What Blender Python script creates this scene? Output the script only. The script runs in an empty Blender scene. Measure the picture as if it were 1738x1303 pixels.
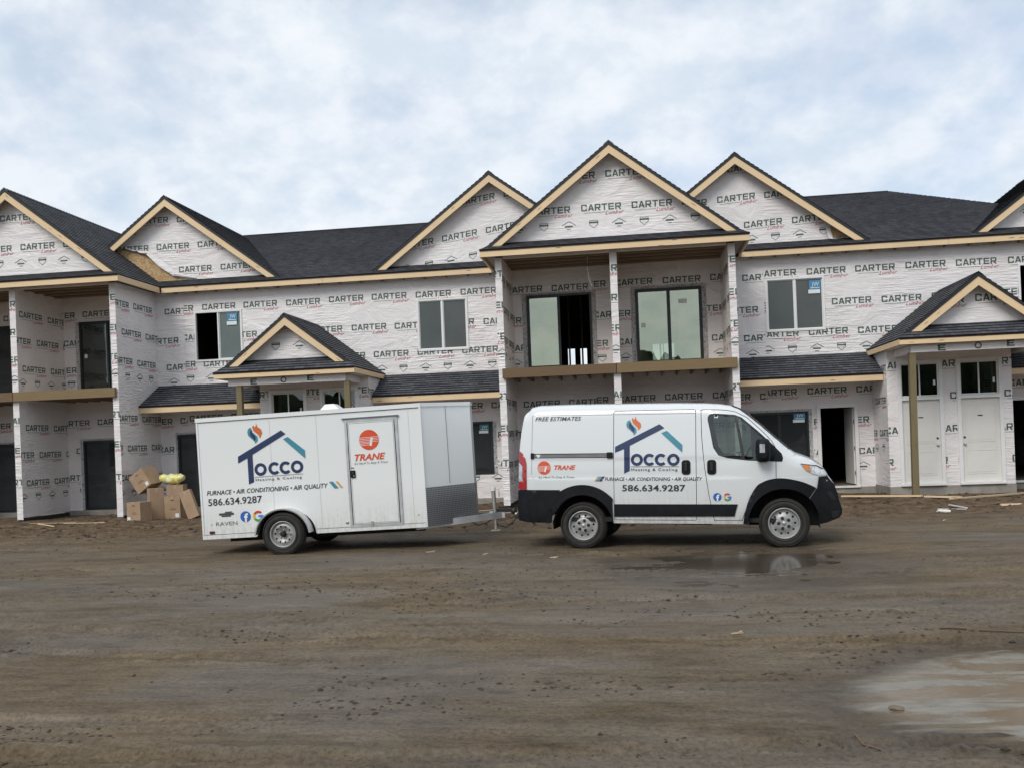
import bpy, bmesh, math, random
import numpy as np
from mathutils import Vector, Matrix
from mathutils.geometry import delaunay_2d_cdt
R = math.radians
rng = random.Random(7)
SC = bpy.context.scene
COL = SC.collection

# ------------------------------------------------------------------ camera, sky, sun, exposure
CAM_YAW, CAM_ROLL, CAM_H = R(7.4), R(2.2), 1.68
cd = bpy.data.cameras.new('camera')
cd.sensor_width = 36.0; cd.sensor_fit = 'HORIZONTAL'
cd.lens = 1600.0 / 1738.0 * 36.0
cd.shift_y = 96.5 / 1738.0
cd.clip_start = 0.1; cd.clip_end = 4000
cam = bpy.data.objects.new('camera', cd); COL.objects.link(cam)
cam.matrix_world = (Matrix.Translation((0, 0, CAM_H)) @ Matrix.Rotation(CAM_YAW, 4, 'Z')
                    @ Matrix.Rotation(R(90), 4, 'X') @ Matrix.Rotation(-CAM_ROLL, 4, 'Z'))
SC.camera = cam

SUN_EL, SUN_AZ = 42.0, 205.0       # azimuth clockwise from +Y: behind the camera, to its left
SKY_STRENGTH, CLOUD, SUN_POWER = 0.12, 0.70, 1.5
world = bpy.data.worlds.new('World'); SC.world = world; world.use_nodes = True
def build_world():
    nt = world.node_tree; N = nt.nodes; L = nt.links; N.clear()
    out = N.new('ShaderNodeOutputWorld')
    sky = N.new('ShaderNodeTexSky'); sky.sky_type = 'NISHITA'; sky.sun_disc = False
    sky.sun_elevation = R(SUN_EL); sky.sun_rotation = R(SUN_AZ); sky.air_density = 1.0; sky.dust_density = 0.6; sky.ozone_density = 2.5
    b1 = N.new('ShaderNodeBackground'); b1.inputs[1].default_value = SKY_STRENGTH; L.new(sky.outputs[0], b1.inputs[0])
    tc = N.new('ShaderNodeTexCoord'); sp = N.new('ShaderNodeSeparateXYZ'); L.new(tc.outputs['Generated'], sp.inputs[0])
    def m(op, a, b=None, c=None):
        n = N.new('ShaderNodeMath'); n.operation = op
        for i, v in enumerate((a, b, c)):
            if v is None: continue
            if isinstance(v, (int, float)): n.inputs[i].default_value = v
            else: L.new(v, n.inputs[i])
        return n.outputs[0]
    den = m('ADD', m('MAXIMUM', sp.outputs[2], 0.0), 0.50)
    cx = N.new('ShaderNodeCombineXYZ'); L.new(m('DIVIDE', sp.outputs[0], den), cx.inputs[0]); L.new(m('DIVIDE', sp.outputs[1], den), cx.inputs[1])
    def noise(scale, det, rough, off, dist=0.0):
        mp = N.new('ShaderNodeMapping'); mp.inputs['Location'].default_value = off; L.new(cx.outputs[0], mp.inputs[0])
        n = N.new('ShaderNodeTexNoise'); n.inputs['Scale'].default_value = scale; n.inputs['Detail'].default_value = det
        n.inputs['Roughness'].default_value = rough; n.inputs['Distortion'].default_value = dist; L.new(mp.outputs[0], n.inputs[0]); return n.outputs[0]
    def ramp(v, stops):
        r = N.new('ShaderNodeValToRGB'); r.color_ramp.interpolation = 'EASE'
        for i, (p, c) in enumerate(stops):
            e = r.color_ramp.elements[i] if i < 2 else r.color_ramp.elements.new(p)
            e.position = p; e.color = (*c, 1) if len(c) == 3 else c
        L.new(v, r.inputs[0]); return r.outputs[0]
    cover = ramp(noise(5.6, 6, 0.54, (3.1, 1.7, 0), 0.2), [(0.34, (0.70,) * 3), (0.56, (0.98,) * 3)])
    shade = ramp(noise(11.0, 6, 0.58, (8.3, 4.1, 2), 0.0), [(0.34, (0.87, 0.935, 0.985)), (0.66, (1.10, 1.095, 1.09))])
    big = ramp(noise(1.6, 3, 0.5, (0.4, 6.1, 5)), [(0.3, (0.92, 0.95, 0.985)), (0.7, (1.05, 1.045, 1.035))])
    mul = N.new('ShaderNodeMixRGB'); mul.blend_type = 'MULTIPLY'; mul.inputs[0].default_value = 1; L.new(shade, mul.inputs[1]); L.new(big, mul.inputs[2])
    mul2 = N.new('ShaderNodeMixRGB'); mul2.blend_type = 'MULTIPLY'; mul2.inputs[0].default_value = 1; L.new(mul.outputs[0], mul2.inputs[1])
    mul2.inputs[2].default_value = (0.955, 0.99, 1.04, 1)
    b2 = N.new('ShaderNodeBackground'); b2.inputs[1].default_value = CLOUD; L.new(mul2.outputs[0], b2.inputs[0])
    mx = N.new('ShaderNodeMixShader'); L.new(cover, mx.inputs[0]); L.new(b1.outputs[0], mx.inputs[1]); L.new(b2.outputs[0], mx.inputs[2])
    L.new(mx.outputs[0], out.inputs[0])
build_world()

sl = bpy.data.lights.new('sun', 'SUN'); sl.energy = SUN_POWER; sl.angle = R(28); sl.color = (1.0, 0.96, 0.90)
sun = bpy.data.objects.new('sun', sl); COL.objects.link(sun)
_az = R(SUN_AZ); _el = R(SUN_EL)
_dir = Vector((math.sin(_az) * math.cos(_el), math.cos(_az) * math.cos(_el), math.sin(_el)))
sun.rotation_euler = _dir.to_track_quat('Z', 'Y').to_euler(); sun.location = _dir * 60

vs = SC.view_settings; vs.view_transform = 'Standard'; vs.look = 'None'; vs.exposure = 0.32; vs.gamma = 1.0; vs.use_curve_mapping = False
SC.render.engine = 'CYCLES'
SC.cycles.use_denoising = True
SC.cycles.max_bounces = 6; SC.cycles.diffuse_bounces = 3; SC.cycles.glossy_bounces = 3; SC.cycles.transparent_max_bounces = 12

# ------------------------------------------------------------------ materials
def mat(name):
    m = bpy.data.materials.new(name); m.use_nodes = True
    nt = m.node_tree; b = nt.nodes['Principled BSDF']
    return m, nt.nodes, nt.links, b
def setp(b, color=None, rough=None, metal=None, spec=None, coat=None, trans=None):
    if color is not None: b.inputs['Base Color'].default_value = (*color, 1)
    if rough is not None: b.inputs['Roughness'].default_value = rough
    if metal is not None: b.inputs['Metallic'].default_value = metal
    if spec is not None: b.inputs['Specular IOR Level'].default_value = spec
    if coat is not None: b.inputs['Coat Weight'].default_value = coat; b.inputs['Coat Roughness'].default_value = 0.05
def tex(N, L, kind='Object', scale=(1, 1, 1), rot=(0, 0, 0), loc=(0, 0, 0)):
    tc = N.new('ShaderNodeTexCoord'); mp = N.new('ShaderNodeMapping')
    mp.inputs['Scale'].default_value = scale; mp.inputs['Rotation'].default_value = rot; mp.inputs['Location'].default_value = loc
    L.new(tc.outputs[kind], mp.inputs[0]); return mp.outputs[0]
def noise(N, L, vec, scale, detail=4, rough=0.5, dist=0.0):
    n = N.new('ShaderNodeTexNoise'); n.inputs['Scale'].default_value = scale; n.inputs['Detail'].default_value = detail
    n.inputs['Roughness'].default_value = rough; n.inputs['Distortion'].default_value = dist
    L.new(vec, n.inputs[0]); return n.outputs[0]
def ramp(N, L, v, stops, ease=False):
    r = N.new('ShaderNodeValToRGB')
    if ease: r.color_ramp.interpolation = 'EASE'
    for i, (p, c) in enumerate(stops):
        e = r.color_ramp.elements[i] if i < 2 else r.color_ramp.elements.new(p)
        e.position = p; e.color = (c, c, c, 1) if isinstance(c, (int, float)) else (*c, 1)
    L.new(v, r.inputs[0]); return r.outputs[0]
def math_(N, L, op, a, b=None):
    n = N.new('ShaderNodeMath'); n.operation = op
    for i, v in enumerate((a, b)):
        if v is None: continue
        if isinstance(v, (int, float)): n.inputs[i].default_value = v
        else: L.new(v, n.inputs[i])
    return n.outputs[0]
def mixc(N, L, fac, a, b, mode='MIX'):
    n = N.new('ShaderNodeMixRGB'); n.blend_type = mode
    for i, v in enumerate((fac, a, b)):
        if isinstance(v, (int, float)): n.inputs[i].default_value = v
        elif isinstance(v, tuple): n.inputs[i].default_value = (*v, 1)
        else: L.new(v, n.inputs[i])
    return n.outputs[0]
def bump(N, L, h, strength, dist, b, prev=None):
    n = N.new('ShaderNodeBump'); n.inputs['Strength'].default_value = strength; n.inputs['Distance'].default_value = dist
    L.new(h, n.inputs['Height'])
    if prev is not None: L.new(prev, n.inputs['Normal'])
    if b is not None: L.new(n.outputs[0], b.inputs['Normal'])
    return n.outputs[0]
def simple(name, color, rough=0.5, metal=0.0, var=0.12, vscale=6, coat=None, bmp=0.0, bscale=80):
    m, N, L, b = mat(name); setp(b, color, rough, metal, coat=coat)
    v = tex(N, L)
    if var:
        n = noise(N, L, v, vscale, 5, 0.6)
        lo = tuple(c * (1 - var) for c in color); hi = tuple(min(1, c * (1 + var)) for c in color)
        L.new(ramp(N, L, n, [(0.3, lo), (0.7, hi)]), b.inputs['Base Color'])
        L.new(ramp(N, L, noise(N, L, v, vscale * 2.3, 4), [(0.3, max(0.02, rough - 0.07)), (0.7, min(1, rough + 0.07))]), b.inputs['Roughness'])
    if bmp: bump(N, L, noise(N, L, v, bscale, 4), bmp, 0.004, b)
    return m

def wrinkles(N, L, b):
    """creases of a stapled plastic sheet: bundles of slanted folds here and there, soft sag elsewhere"""
    v0 = tex(N, L)
    def folds(rot, sc, mloc, lo, hi):
        mask = ramp(N, L, noise(N, L, tex(N, L, loc=mloc), 0.42, 1), [(lo, 0.0), (hi, 1.0)], True)
        f = noise(N, L, tex(N, L, rot=(0, R(rot), 0), scale=sc), 1.0, 2, 0.55, 0.35)
        ridge = math_(N, L, 'ABSOLUTE', math_(N, L, 'SUBTRACT', f, 0.5))
        return math_(N, L, 'MULTIPLY', ridge, mask)
    h = math_(N, L, 'ADD', folds(38, (1.1, 2.0, 15.0), (0, 0, 0), .44, .64), folds(-55, (1.3, 2.0, 13.0), (17, 3, 5), .46, .66))
    h = math_(N, L, 'ADD', h, math_(N, L, 'MULTIPLY', noise(N, L, tex(N, L, scale=(0.9, 0.9, 1.6)), 1.5, 4, 0.62, 1.2), 0.8))
    bump(N, L, h, 0.70, 0.075, b)
def m_wrap():
    m, N, L, b = mat('house_wrap'); setp(b, (0.68, 0.655, 0.655), 0.40, spec=0.5)
    n = noise(N, L, tex(N, L, scale=(1, 1, 0.5)), 1.3, 5, 0.6)
    L.new(ramp(N, L, n, [(0.3, (0.74, 0.700, 0.690)), (0.7, (0.82, 0.785, 0.775))]), b.inputs['Base Color'])
    wrinkles(N, L, b); return m
WRAP = m_wrap()
def m_ink(name, c):
    m, N, L, b = mat(name); setp(b, c, 0.5)
    n = noise(N, L, tex(N, L), 9, 5, 0.7)
    L.new(ramp(N, L, n, [(0.25, tuple(min(1, x * 1.7 + 0.02) for x in c)), (0.6, c)]), b.inputs['Base Color'])
    wrinkles(N, L, b); return m
INK_G = m_ink('green_black_print_ink', (0.052, 0.090, 0.074))
INK_R = m_ink('red_print_ink', (0.36, 0.045, 0.07))

def m_wood(name, c1, c2, knots=True):
    m, N, L, b = mat(name); setp(b, c1, 0.62)
    g = noise(N, L, tex(N, L, 'UV', (1.2, 34, 1)), 2.2, 5, 0.6, 0.4)
    col = ramp(N, L, g, [(0.3, c1), (0.72, c2)])
    pv = noise(N, L, tex(N, L, scale=(0.7, 0.7, 0.7)), 1.4, 2)
    col = mixc(N, L, math_(N, L, 'MULTIPLY', ramp(N, L, pv, [(0.35, 0.0), (0.65, 1.0)]), 0.35), col, tuple(x * 0.72 for x in c2))
    if knots:
        vn = N.new('ShaderNodeTexVoronoi'); vn.inputs['Scale'].default_value = 1.0
        L.new(tex(N, L, 'UV', (1.5, 9, 1)), vn.inputs[0])
        col = mixc(N, L, ramp(N, L, vn.outputs['Distance'], [(0.05, 0.9), (0.15, 0.0)]), col, (0.16, 0.08, 0.035))
    L.new(col, b.inputs['Base Color']); bump(N, L, g, 0.15, 0.004, b); return m
PINE = m_wood('new_pine_lumber', (0.74, 0.525, 0.30), (0.82, 0.635, 0.40))
TREATED = m_wood('treated_lumber', (0.175, 0.115, 0.050), (0.24, 0.165, 0.078))
TREATED_D = m_wood('brown_treated_lumber', (0.125, 0.075, 0.036), (0.18, 0.11, 0.053))
POSTW = m_wood('olive_treated_post', (0.150, 0.118, 0.058), (0.215, 0.172, 0.090))
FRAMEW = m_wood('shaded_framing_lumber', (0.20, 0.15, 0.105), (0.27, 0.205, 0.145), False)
def m_osb():
    m, N, L, b = mat('strand_board'); setp(b, (0.5, 0.35, 0.18), 0.7)
    vn = N.new('ShaderNodeTexVoronoi'); vn.inputs['Scale'].default_value = 1
    L.new(tex(N, L, scale=(22, 22, 40), rot=(0, 0.4, 0)), vn.inputs[0])
    L.new(ramp(N, L, vn.outputs['Color'], [(0.2, (0.36, 0.22, 0.10)), (0.8, (0.58, 0.42, 0.22))]), b.inputs['Base Color'])
    bump(N, L, vn.outputs['Distance'], 0.3, 0.004, b); return m
OSB = m_osb()
def m_shingle():
    m, N, L, b = mat('asphalt_shingle'); setp(b, (0.03, 0.031, 0.036), 0.8, spec=0.25)
    uv = tex(N, L, 'UV')
    br = N.new('ShaderNodeTexBrick'); L.new(uv, br.inputs[0])
    br.inputs['Scale'].default_value = 1.0; br.inputs['Brick Width'].default_value = 0.19; br.inputs['Row Height'].default_value = 0.143
    br.inputs['Mortar Size'].default_value = 0.004; br.inputs['Mortar Smooth'].default_value = 0.1; br.inputs['Bias'].default_value = 0.0
    br.offset = 0.37; br.offset_frequency = 2; br.squash = 0.7; br.squash_frequency = 3
    br.inputs['Color1'].default_value = (0.046, 0.048, 0.056, 1); br.inputs['Color2'].default_value = (0.092, 0.095, 0.106, 1); br.inputs['Mortar'].default_value = (0.010, 0.010, 0.012, 1)
    g = noise(N, L, uv, 55, 3, 0.7)
    big = noise(N, L, uv, 0.5, 3)
    col = mixc(N, L, 1.0, br.outputs['Color'], ramp(N, L, g, [(0.3, 0.6), (0.7, 1.5)]), 'MULTIPLY')
    col = mixc(N, L, 1.0, col, ramp(N, L, big, [(0.3, 0.85), (0.7, 1.2)]), 'MULTIPLY')
    L.new(col, b.inputs['Base Color']); bump(N, L, g, 0.4, 0.006, b); return m
SHINGLE = m_shingle()
DRIP = simple('black_drip_edge', (0.014, 0.014, 0.016), 0.6)
def m_concrete():
    m, N, L, b = mat('concrete'); setp(b, (0.3, 0.28, 0.25), 0.85)
    n = noise(N, L, tex(N, L), 2.5, 8, 0.65)
    col = ramp(N, L, n, [(0.3, (0.20, 0.18, 0.15)), (0.7, (0.36, 0.34, 0.30))])
    L.new(col, b.inputs['Base Color']); bump(N, L, noise(N, L, tex(N, L), 40, 5), 0.4, 0.01, b); return m
CONCRETE = m_concrete()
DAMPBLACK = simple('black_foundation_coating', (0.025, 0.025, 0.026), 0.6)
def m_glass(name, tint, film=None, refl=1.0, rough=0.0):
    m = bpy.data.materials.new(name); m.use_nodes = True; nt = m.node_tree; N = nt.nodes; L = nt.links; N.clear()
    out = N.new('ShaderNodeOutputMaterial'); gl = N.new('ShaderNodeBsdfGlossy'); gl.inputs['Roughness'].default_value = rough
    gl.inputs['Color'].default_value = (refl * 0.95, refl, refl * 0.97, 1)
    fr = N.new('ShaderNodeFresnel'); fr.inputs['IOR'].default_value = 1.5
    bp = N.new('ShaderNodeBump'); bp.inputs['Strength'].default_value = 0.03; bp.inputs['Distance'].default_value = 0.05
    L.new(noise(N, L, tex(N, L), 1.3, 2), bp.inputs['Height']); L.new(bp.outputs[0], gl.inputs['Normal'])
    if film:
        base = N.new('ShaderNodeBsdfDiffuse')
        L.new(ramp(N, L, noise(N, L, tex(N, L), 1.6, 4), [(0.3, tuple(x * 0.88 for x in film)), (0.7, tuple(x * 1.1 for x in film))]), base.inputs[0])
    else:
        base = N.new('ShaderNodeBsdfTransparent'); base.inputs[0].default_value = (*tint, 1)
    mx = N.new('ShaderNodeMixShader'); L.new(math_(N, L, 'MULTIPLY', fr.outputs[0], 2.1 if not film else 1.0), mx.inputs[0])
    L.new(base.outputs[0], mx.inputs[1]); L.new(gl.outputs[0], mx.inputs[2]); L.new(mx.outputs[0], out.inputs[0]); return m
def m_lowe(name):
    """coated double glazing: strong, slightly green-gold mirror image over a dark room"""
    m = bpy.data.materials.new(name); m.use_nodes = True; nt = m.node_tree; N = nt.nodes; L = nt.links; N.clear()
    out = N.new('ShaderNodeOutputMaterial'); gl = N.new('ShaderNodeBsdfGlossy'); gl.inputs['Roughness'].default_value = 0.01
    gl.inputs['Color'].default_value = (0.80, 0.82, 0.66, 1)
    tr = N.new('ShaderNodeBsdfTransparent'); tr.inputs[0].default_value = (0.62, 0.70, 0.62, 1)
    bp = N.new('ShaderNodeBump'); bp.inputs['Strength'].default_value = 0.04; bp.inputs['Distance'].default_value = 0.05
    L.new(noise(N, L, tex(N, L), 1.1, 2), bp.inputs['Height']); L.new(bp.outputs[0], gl.inputs['Normal'])
    mx = N.new('ShaderNodeMixShader'); mx.inputs[0].default_value = 0.38
    L.new(tr.outputs[0], mx.inputs[1]); L.new(gl.outputs[0], mx.inputs[2]); L.new(mx.outputs[0], out.inputs[0]); return m
GLASS = m_glass('window_glass', (0.55, 0.6, 0.57))
LOWE = m_lowe('coated_patio_glass')
FILM = m_glass('grey_filmed_glass', None, (0.078, 0.085, 0.081))
FILM_G = m_glass('green_grey_filmed_glass', None, (0.130, 0.158, 0.147))
DARKFILM = m_glass('dark_filmed_glass', None, (0.030, 0.034, 0.036))
CARGLASS = m_glass('car_glass', (0.42, 0.50, 0.45))
VINYL = simple('white_vinyl', (0.78, 0.78, 0.77), 0.35, var=0.04)
DOORW = simple('primed_white_door', (0.72, 0.70, 0.66), 0.45, var=0.05, vscale=2)
BLACKFRAME = simple('black_window_frame', (0.012, 0.016, 0.016), 0.4)
def m_foil():
    m, N, L, b = mat('foil_flashing_tape'); setp(b, (0.75, 0.76, 0.78), 0.34, 0.45)
    n = noise(N, L, tex(N, L, scale=(1, 1, 0.8)), 24, 4, 0.6, 1.2); bump(N, L, n, 1.0, 0.09, b); L.new(ramp(N, L, n, [(0.38, (0.30, 0.30, 0.31)), (0.46, (0.86, 0.87, 0.89))]), b.inputs['Base Color']); return m  # bright glints and dark folds of the crinkles are painted into the colour
FOIL = m_foil()
INTERIOR = simple('unfinished_interior', (0.16, 0.13, 0.10), 0.9, var=0.3, vscale=1.5)
STICKER_B = simple('blue_sticker', (0.055, 0.23, 0.40), 0.5)
STICKER_W = simple('white_sticker', (0.72, 0.76, 0.76), 0.5, var=0.05)
STICKER_T = simple('teal_sticker', (0.05, 0.20, 0.24), 0.5)
BRASS = simple('satin_metal', (0.50, 0.48, 0.44), 0.35, 0.9)
BLACKM = simple('black_hardware', (0.02, 0.02, 0.02), 0.45)
CABLE = simple('white_cable', (0.7, 0.7, 0.68), 0.5)

def m_paint(name, c, dirt=0.5, zlo=0.3, zhi=1.3):
    """white vehicle paint with road dirt splashed up from below"""
    m, N, L, b = mat(name); setp(b, c, 0.22, coat=0.6)
    v = tex(N, L); sp = N.new('ShaderNodeSeparateXYZ'); L.new(v, sp.inputs[0])
    mr = N.new('ShaderNodeMapRange'); mr.inputs['From Min'].default_value = zlo; mr.inputs['From Max'].default_value = zhi
    mr.inputs['To Min'].default_value = 1; mr.inputs['To Max'].default_value = 0.0; L.new(sp.outputs[2], mr.inputs[0])
    st = noise(N, L, tex(N, L, scale=(16, 16, 0.9)), 1.6, 5, 0.65); sp2 = noise(N, L, v, 14, 6, 0.7)
    d = math_(N, L, 'MULTIPLY', math_(N, L, 'POWER', mr.outputs[0], 1.6), ramp(N, L, math_(N, L, 'MULTIPLY', st, sp2), [(0.14, 0.15), (0.42, 1.0)]))
    d = math_(N, L, 'MULTIPLY', d, dirt)
    L.new(mixc(N, L, d, c, (0.30, 0.25, 0.19)), b.inputs['Base Color'])
    L.new(ramp(N, L, d, [(0.0, 0.2), (0.5, 0.7)]), b.inputs['Roughness'])
    return m
VANWHITE = m_paint('white_van_paint', (0.70, 0.725, 0.73), 0.80)
TRAILERWHITE = m_paint('white_trailer_skin', (0.80, 0.82, 0.81), 0.65, 0.25, 1.1)
BLACKPLASTIC = simple('black_bumper_plastic', (0.0085, 0.0095, 0.012), 0.55, var=0.35, vscale=7, bmp=0.15, bscale=300)
BLACKPLASTIC.node_tree.nodes['Principled BSDF'].inputs['Specular IOR Level'].default_value = 0.20
def m_rubber():
    m, N, L, b = mat('dusty_rubber'); setp(b, (0.03, 0.03, 0.03), 0.75)
    n = noise(N, L, tex(N, L), 7, 6, 0.7)
    L.new(ramp(N, L, n, [(0.35, (0.013, 0.013, 0.0125)), (0.75, (0.042, 0.038, 0.032))]), b.inputs['Base Color']); return m
RUBBER = m_rubber()
RIM = simple('silver_steel_wheel', (0.36, 0.36, 0.355), 0.45, 0.35, var=0.2, vscale=9)
DARKUNDER = simple('dark_underbody', (0.012, 0.012, 0.012), 0.8)
ALU = simple('bare_aluminium', (0.62, 0.63, 0.64), 0.4, 0.7)
GALV = simple('galvanised_steel', (0.42, 0.42, 0.40), 0.5, 0.7, var=0.25)
def m_diamond():
    m, N, L, b = mat('diamond_plate'); setp(b, (0.34, 0.35, 0.37), 0.36, 0.85)
    w = N.new('ShaderNodeTexChecker'); w.inputs['Scale'].default_value = 44
    L.new(tex(N, L, 'UV', (1, 1, 1), (0, 0, R(45))), w.inputs[0])
    L.new(mixc(N, L, w.outputs['Fac'], (0.24, 0.245, 0.26), (0.52, 0.53, 0.55)), b.inputs['Base Color'])
    bump(N, L, w.outputs['Fac'], 0.6, 0.004, b); return m
DIAMOND = m_diamond()
REDLENS = simple('red_lens', (0.36, 0.012, 0.018), 0.15, var=0.1, coat=0.6)
DARKRED = simple('dark_red_marker', (0.10, 0.018, 0.012), 0.3)
AMBER = simple('amber_lens', (0.62, 0.20, 0.02), 0.2, coat=0.6)
CLEARLENS = simple('clear_lens', (0.50, 0.53, 0.56), 0.12, 0.25, var=0.35, vscale=14, coat=0.8)
SEAT = simple('dark_seat_cloth', (0.02, 0.02, 0.022), 0.8)
LINER = simple('grey_cab_trim', (0.16, 0.17, 0.17), 0.7)
NAVY = simple('navy_vinyl', (0.016, 0.033, 0.100), 0.45, var=0.08)
TEAL = simple('teal_vinyl', (0.055, 0.25, 0.33), 0.35, var=0.08)
ORANGE = simple('orange_vinyl', (0.62, 0.145, 0.035), 0.35, var=0.08)
REDORANGE = simple('red_orange_vinyl', (0.68, 0.085, 0.025), 0.35, var=0.08)
CHAR = simple('charcoal_vinyl', (0.030, 0.034, 0.042), 0.4, var=0.1)
GREYV = simple('grey_vinyl', (0.16, 0.165, 0.165), 0.4)
WHITEV = simple('white_vinyl_print', (0.80, 0.80, 0.80), 0.35, var=0.03)
GOLD = simple('gold_vinyl', (0.62, 0.36, 0.09), 0.4)
FBLUE = simple('blue_vinyl', (0.03, 0.12, 0.42), 0.35)
GRED = simple('red_vinyl', (0.55, 0.05, 0.03), 0.4); GYEL = simple('yellow_vinyl', (0.70, 0.42, 0.03), 0.4)
GGRN = simple('green_vinyl', (0.04, 0.30, 0.08), 0.4); GBLU = simple('sky_blue_vinyl', (0.07, 0.20, 0.62), 0.4)
CARD = simple('cardboard', (0.36, 0.245, 0.155), 0.8, var=0.12, vscale=4)
CARD_D = simple('brown_box_print', (0.20, 0.12, 0.07), 0.8)
TAPE = simple('packing_tape', (0.42, 0.31, 0.21), 0.35)
def m_bag():
    m, N, L, b = mat('yellow_plastic_wrap'); setp(b, (0.7, 0.68, 0.35), 0.3, coat=0.3)
    n = noise(N, L, tex(N, L), 9, 4, 0.6)
    L.new(ramp(N, L, n, [(0.38, (0.72, 0.72, 0.52)), (0.5, (0.76, 0.70, 0.22)), (0.68, (0.62, 0.56, 0.06))]), b.inputs['Base Color'])
    bump(N, L, noise(N, L, tex(N, L), 22, 4), 0.8, 0.02, b); return m
BAG = m_bag()
CLODM = simple('mud_clod', (0.045, 0.033, 0.023), 0.9, var=0.4, vscale=20)  # wet mud tone, darkened further so the colour carries the clods' shading
STONEM = simple('stone', (0.15, 0.118, 0.082), 0.8, var=0.25, vscale=14, bmp=0.6, bscale=30)
SCRAPW = simple('weathered_scrap_wood', (0.50, 0.38, 0.24), 0.8, var=0.25)
PAPER = simple('white_scrap', (0.70, 0.69, 0.66), 0.7)
FOLIAGE = simple('dark_leaves', (0.045, 0.06, 0.03), 0.9, var=0.5, vscale=0.6)

# ------------------------------------------------------------------ mesh helpers
class MB:
    def __init__(s): s.v = []; s.f = []; s.m = []; s.uv = []; s.sm = []
    def add(s, pts, faces, mi=0, uvs=None, smooth=False):
        o = len(s.v); s.v.extend([tuple(p) for p in pts])
        for k, f in enumerate(faces):
            s.f.append([o + i for i in f]); s.m.append(mi); s.sm.append(smooth)
            s.uv.append(uvs[k] if uvs else None)
        return s
    def poly(s, pts, mi=0, uv=None): return s.add(pts, [list(range(len(pts)))], mi, [uv] if uv else None)
    def box(s, c, size, mi=0, M=None):
        """axis box of centre c; UV runs along the longest side"""
        hx, hy, hz = [k / 2 for k in size]
        P = [Vector((sx * hx, sy * hy, sz * hz)) for sx in (-1, 1) for sy in (-1, 1) for sz in (-1, 1)]
        ax = max(range(3), key=lambda i: size[i]); oth = [i for i in range(3) if i != ax]
        F = [(0, 1, 3, 2), (4, 6, 7, 5), (0, 4, 5, 1), (2, 3, 7, 6), (0, 2, 6, 4), (1, 5, 7, 3)]
        ru, rv = rng.random() * 9, rng.random() * 9
        uvs = []
        for f in F:
            n = [i for i in range(3) if len({round(P[k][i], 6) for k in f}) == 1][0]
            cr = [i for i in oth if i != n]; ca = cr[0]
            uvs.append([(P[k][ax] + ru, P[k][ca] + rv) if n != ax else (P[k][oth[0]] * .1 + ru, P[k][oth[1]] + rv) for k in f])
        c = Vector(c); Q = [(M @ p if M else p) + c for p in P]
        return s.add(Q, F, mi, uvs)
    def beam(s, a, b, w, t, up=(0, 0, 1), mi=0):
        """board from a to b: w across `up`-ish direction, t across the other"""
        a, b = Vector(a), Vector(b); x = (b - a); l = x.length; x.normalize()
        y = Vector(up).cross(x)
        if y.length < 1e-5: y = Vector((0, 1, 0)).cross(x)
        y.normalize(); z = x.cross(y)
        M = Matrix((x, y, z)).transposed()
        return s.box((a + b) / 2, (l, t, w), mi, M)
    def tube(s, pts, r, n=8, mi=0, caps=True):
        pts = [Vector(p) for p in pts]; rings = []
        rr = r if isinstance(r, (list, tuple)) else [r] * len(pts)
        for i, p in enumerate(pts):
            d = (pts[min(i + 1, len(pts) - 1)] - pts[max(i - 1, 0)]).normalized()
            a = d.cross(Vector((0, 0, 1)))
            if a.length < 1e-3: a = d.cross(Vector((1, 0, 0)))
            a.normalize(); b = d.cross(a)
            rings.append([p + (a * math.cos(2 * math.pi * k / n) + b * math.sin(2 * math.pi * k / n)) * rr[i] for k in range(n)])
        V = [q for ring in rings for q in ring]
        F = [(i * n + k, (i + 1) * n + k, (i + 1) * n + (k + 1) % n, i * n + (k + 1) % n) for i in range(len(pts) - 1) for k in range(n)]
        s.add(V, F, mi, smooth=True)
        if caps: s.add(rings[0], [list(range(n))], mi); s.add(rings[-1], [list(range(n))[::-1]], mi)
        return s
    def lathe(s, prof, n=48, mi=0, c=(0, 0, 0), smooth=True):
        """profile (radius, y) turned about the y axis"""
        V = []; F = []
        for i in range(n):
            a = 2 * math.pi * i / n
            for r, y in prof: V.append((c[0] + r * math.cos(a), c[1] + y, c[2] + r * math.sin(a)))
        k = len(prof)
        for i in range(n):
            j = (i + 1) % n
            for q in range(k - 1): F.append((i * k + q, j * k + q, j * k + q + 1, i * k + q + 1))
        return s.add(V, F, mi, smooth=smooth)
    def build(s, name, mats, parent=None, keep=False):
        me = bpy.data.meshes.new(name); me.from_pydata(s.v, [], s.f)
        for m in (mats if isinstance(mats, (list, tuple)) else [mats]): me.materials.append(m)
        me.polygons.foreach_set('material_index', s.m); me.polygons.foreach_set('use_smooth', s.sm)
        if any(u for u in s.uv):
            ul = me.uv_layers.new(name='UVMap'); flat = []
            for f, u in zip(s.f, s.uv):
                for i in range(len(f)): flat.extend(u[i] if u else (0.0, 0.0))
            ul.data.foreach_set('uv', flat)
        me.update()
        o = bpy.data.objects.new(name, me); COL.objects.link(o)
        if parent is not None: attach(o, parent, keep)
        return o
def attach(o, p, keep=False):
    o.parent = p
    if keep:                       # mesh is in world coordinates although its thing stands elsewhere
        q = p; M = Matrix.Identity(4)
        while q is not None:
            M = q.matrix_basis.copy() if q.parent is None else q.matrix_parent_inverse @ q.matrix_basis
            break
        o.matrix_parent_inverse = M.inverted() if p.parent is None else Matrix.Identity(4)
def tag(o, label, cat, group=None):
    o['label'] = label; o['category'] = cat
    if group: o['group'] = group
    return o
def thing(name, label, cat, loc=(0, 0, 0), group=None):
    o = bpy.data.objects.new(name, None); COL.objects.link(o); o.location = loc; o.empty_display_size = 0.2
    return tag(o, label, cat, group)
def structure(o): o['kind'] = 'structure'; return o
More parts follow.
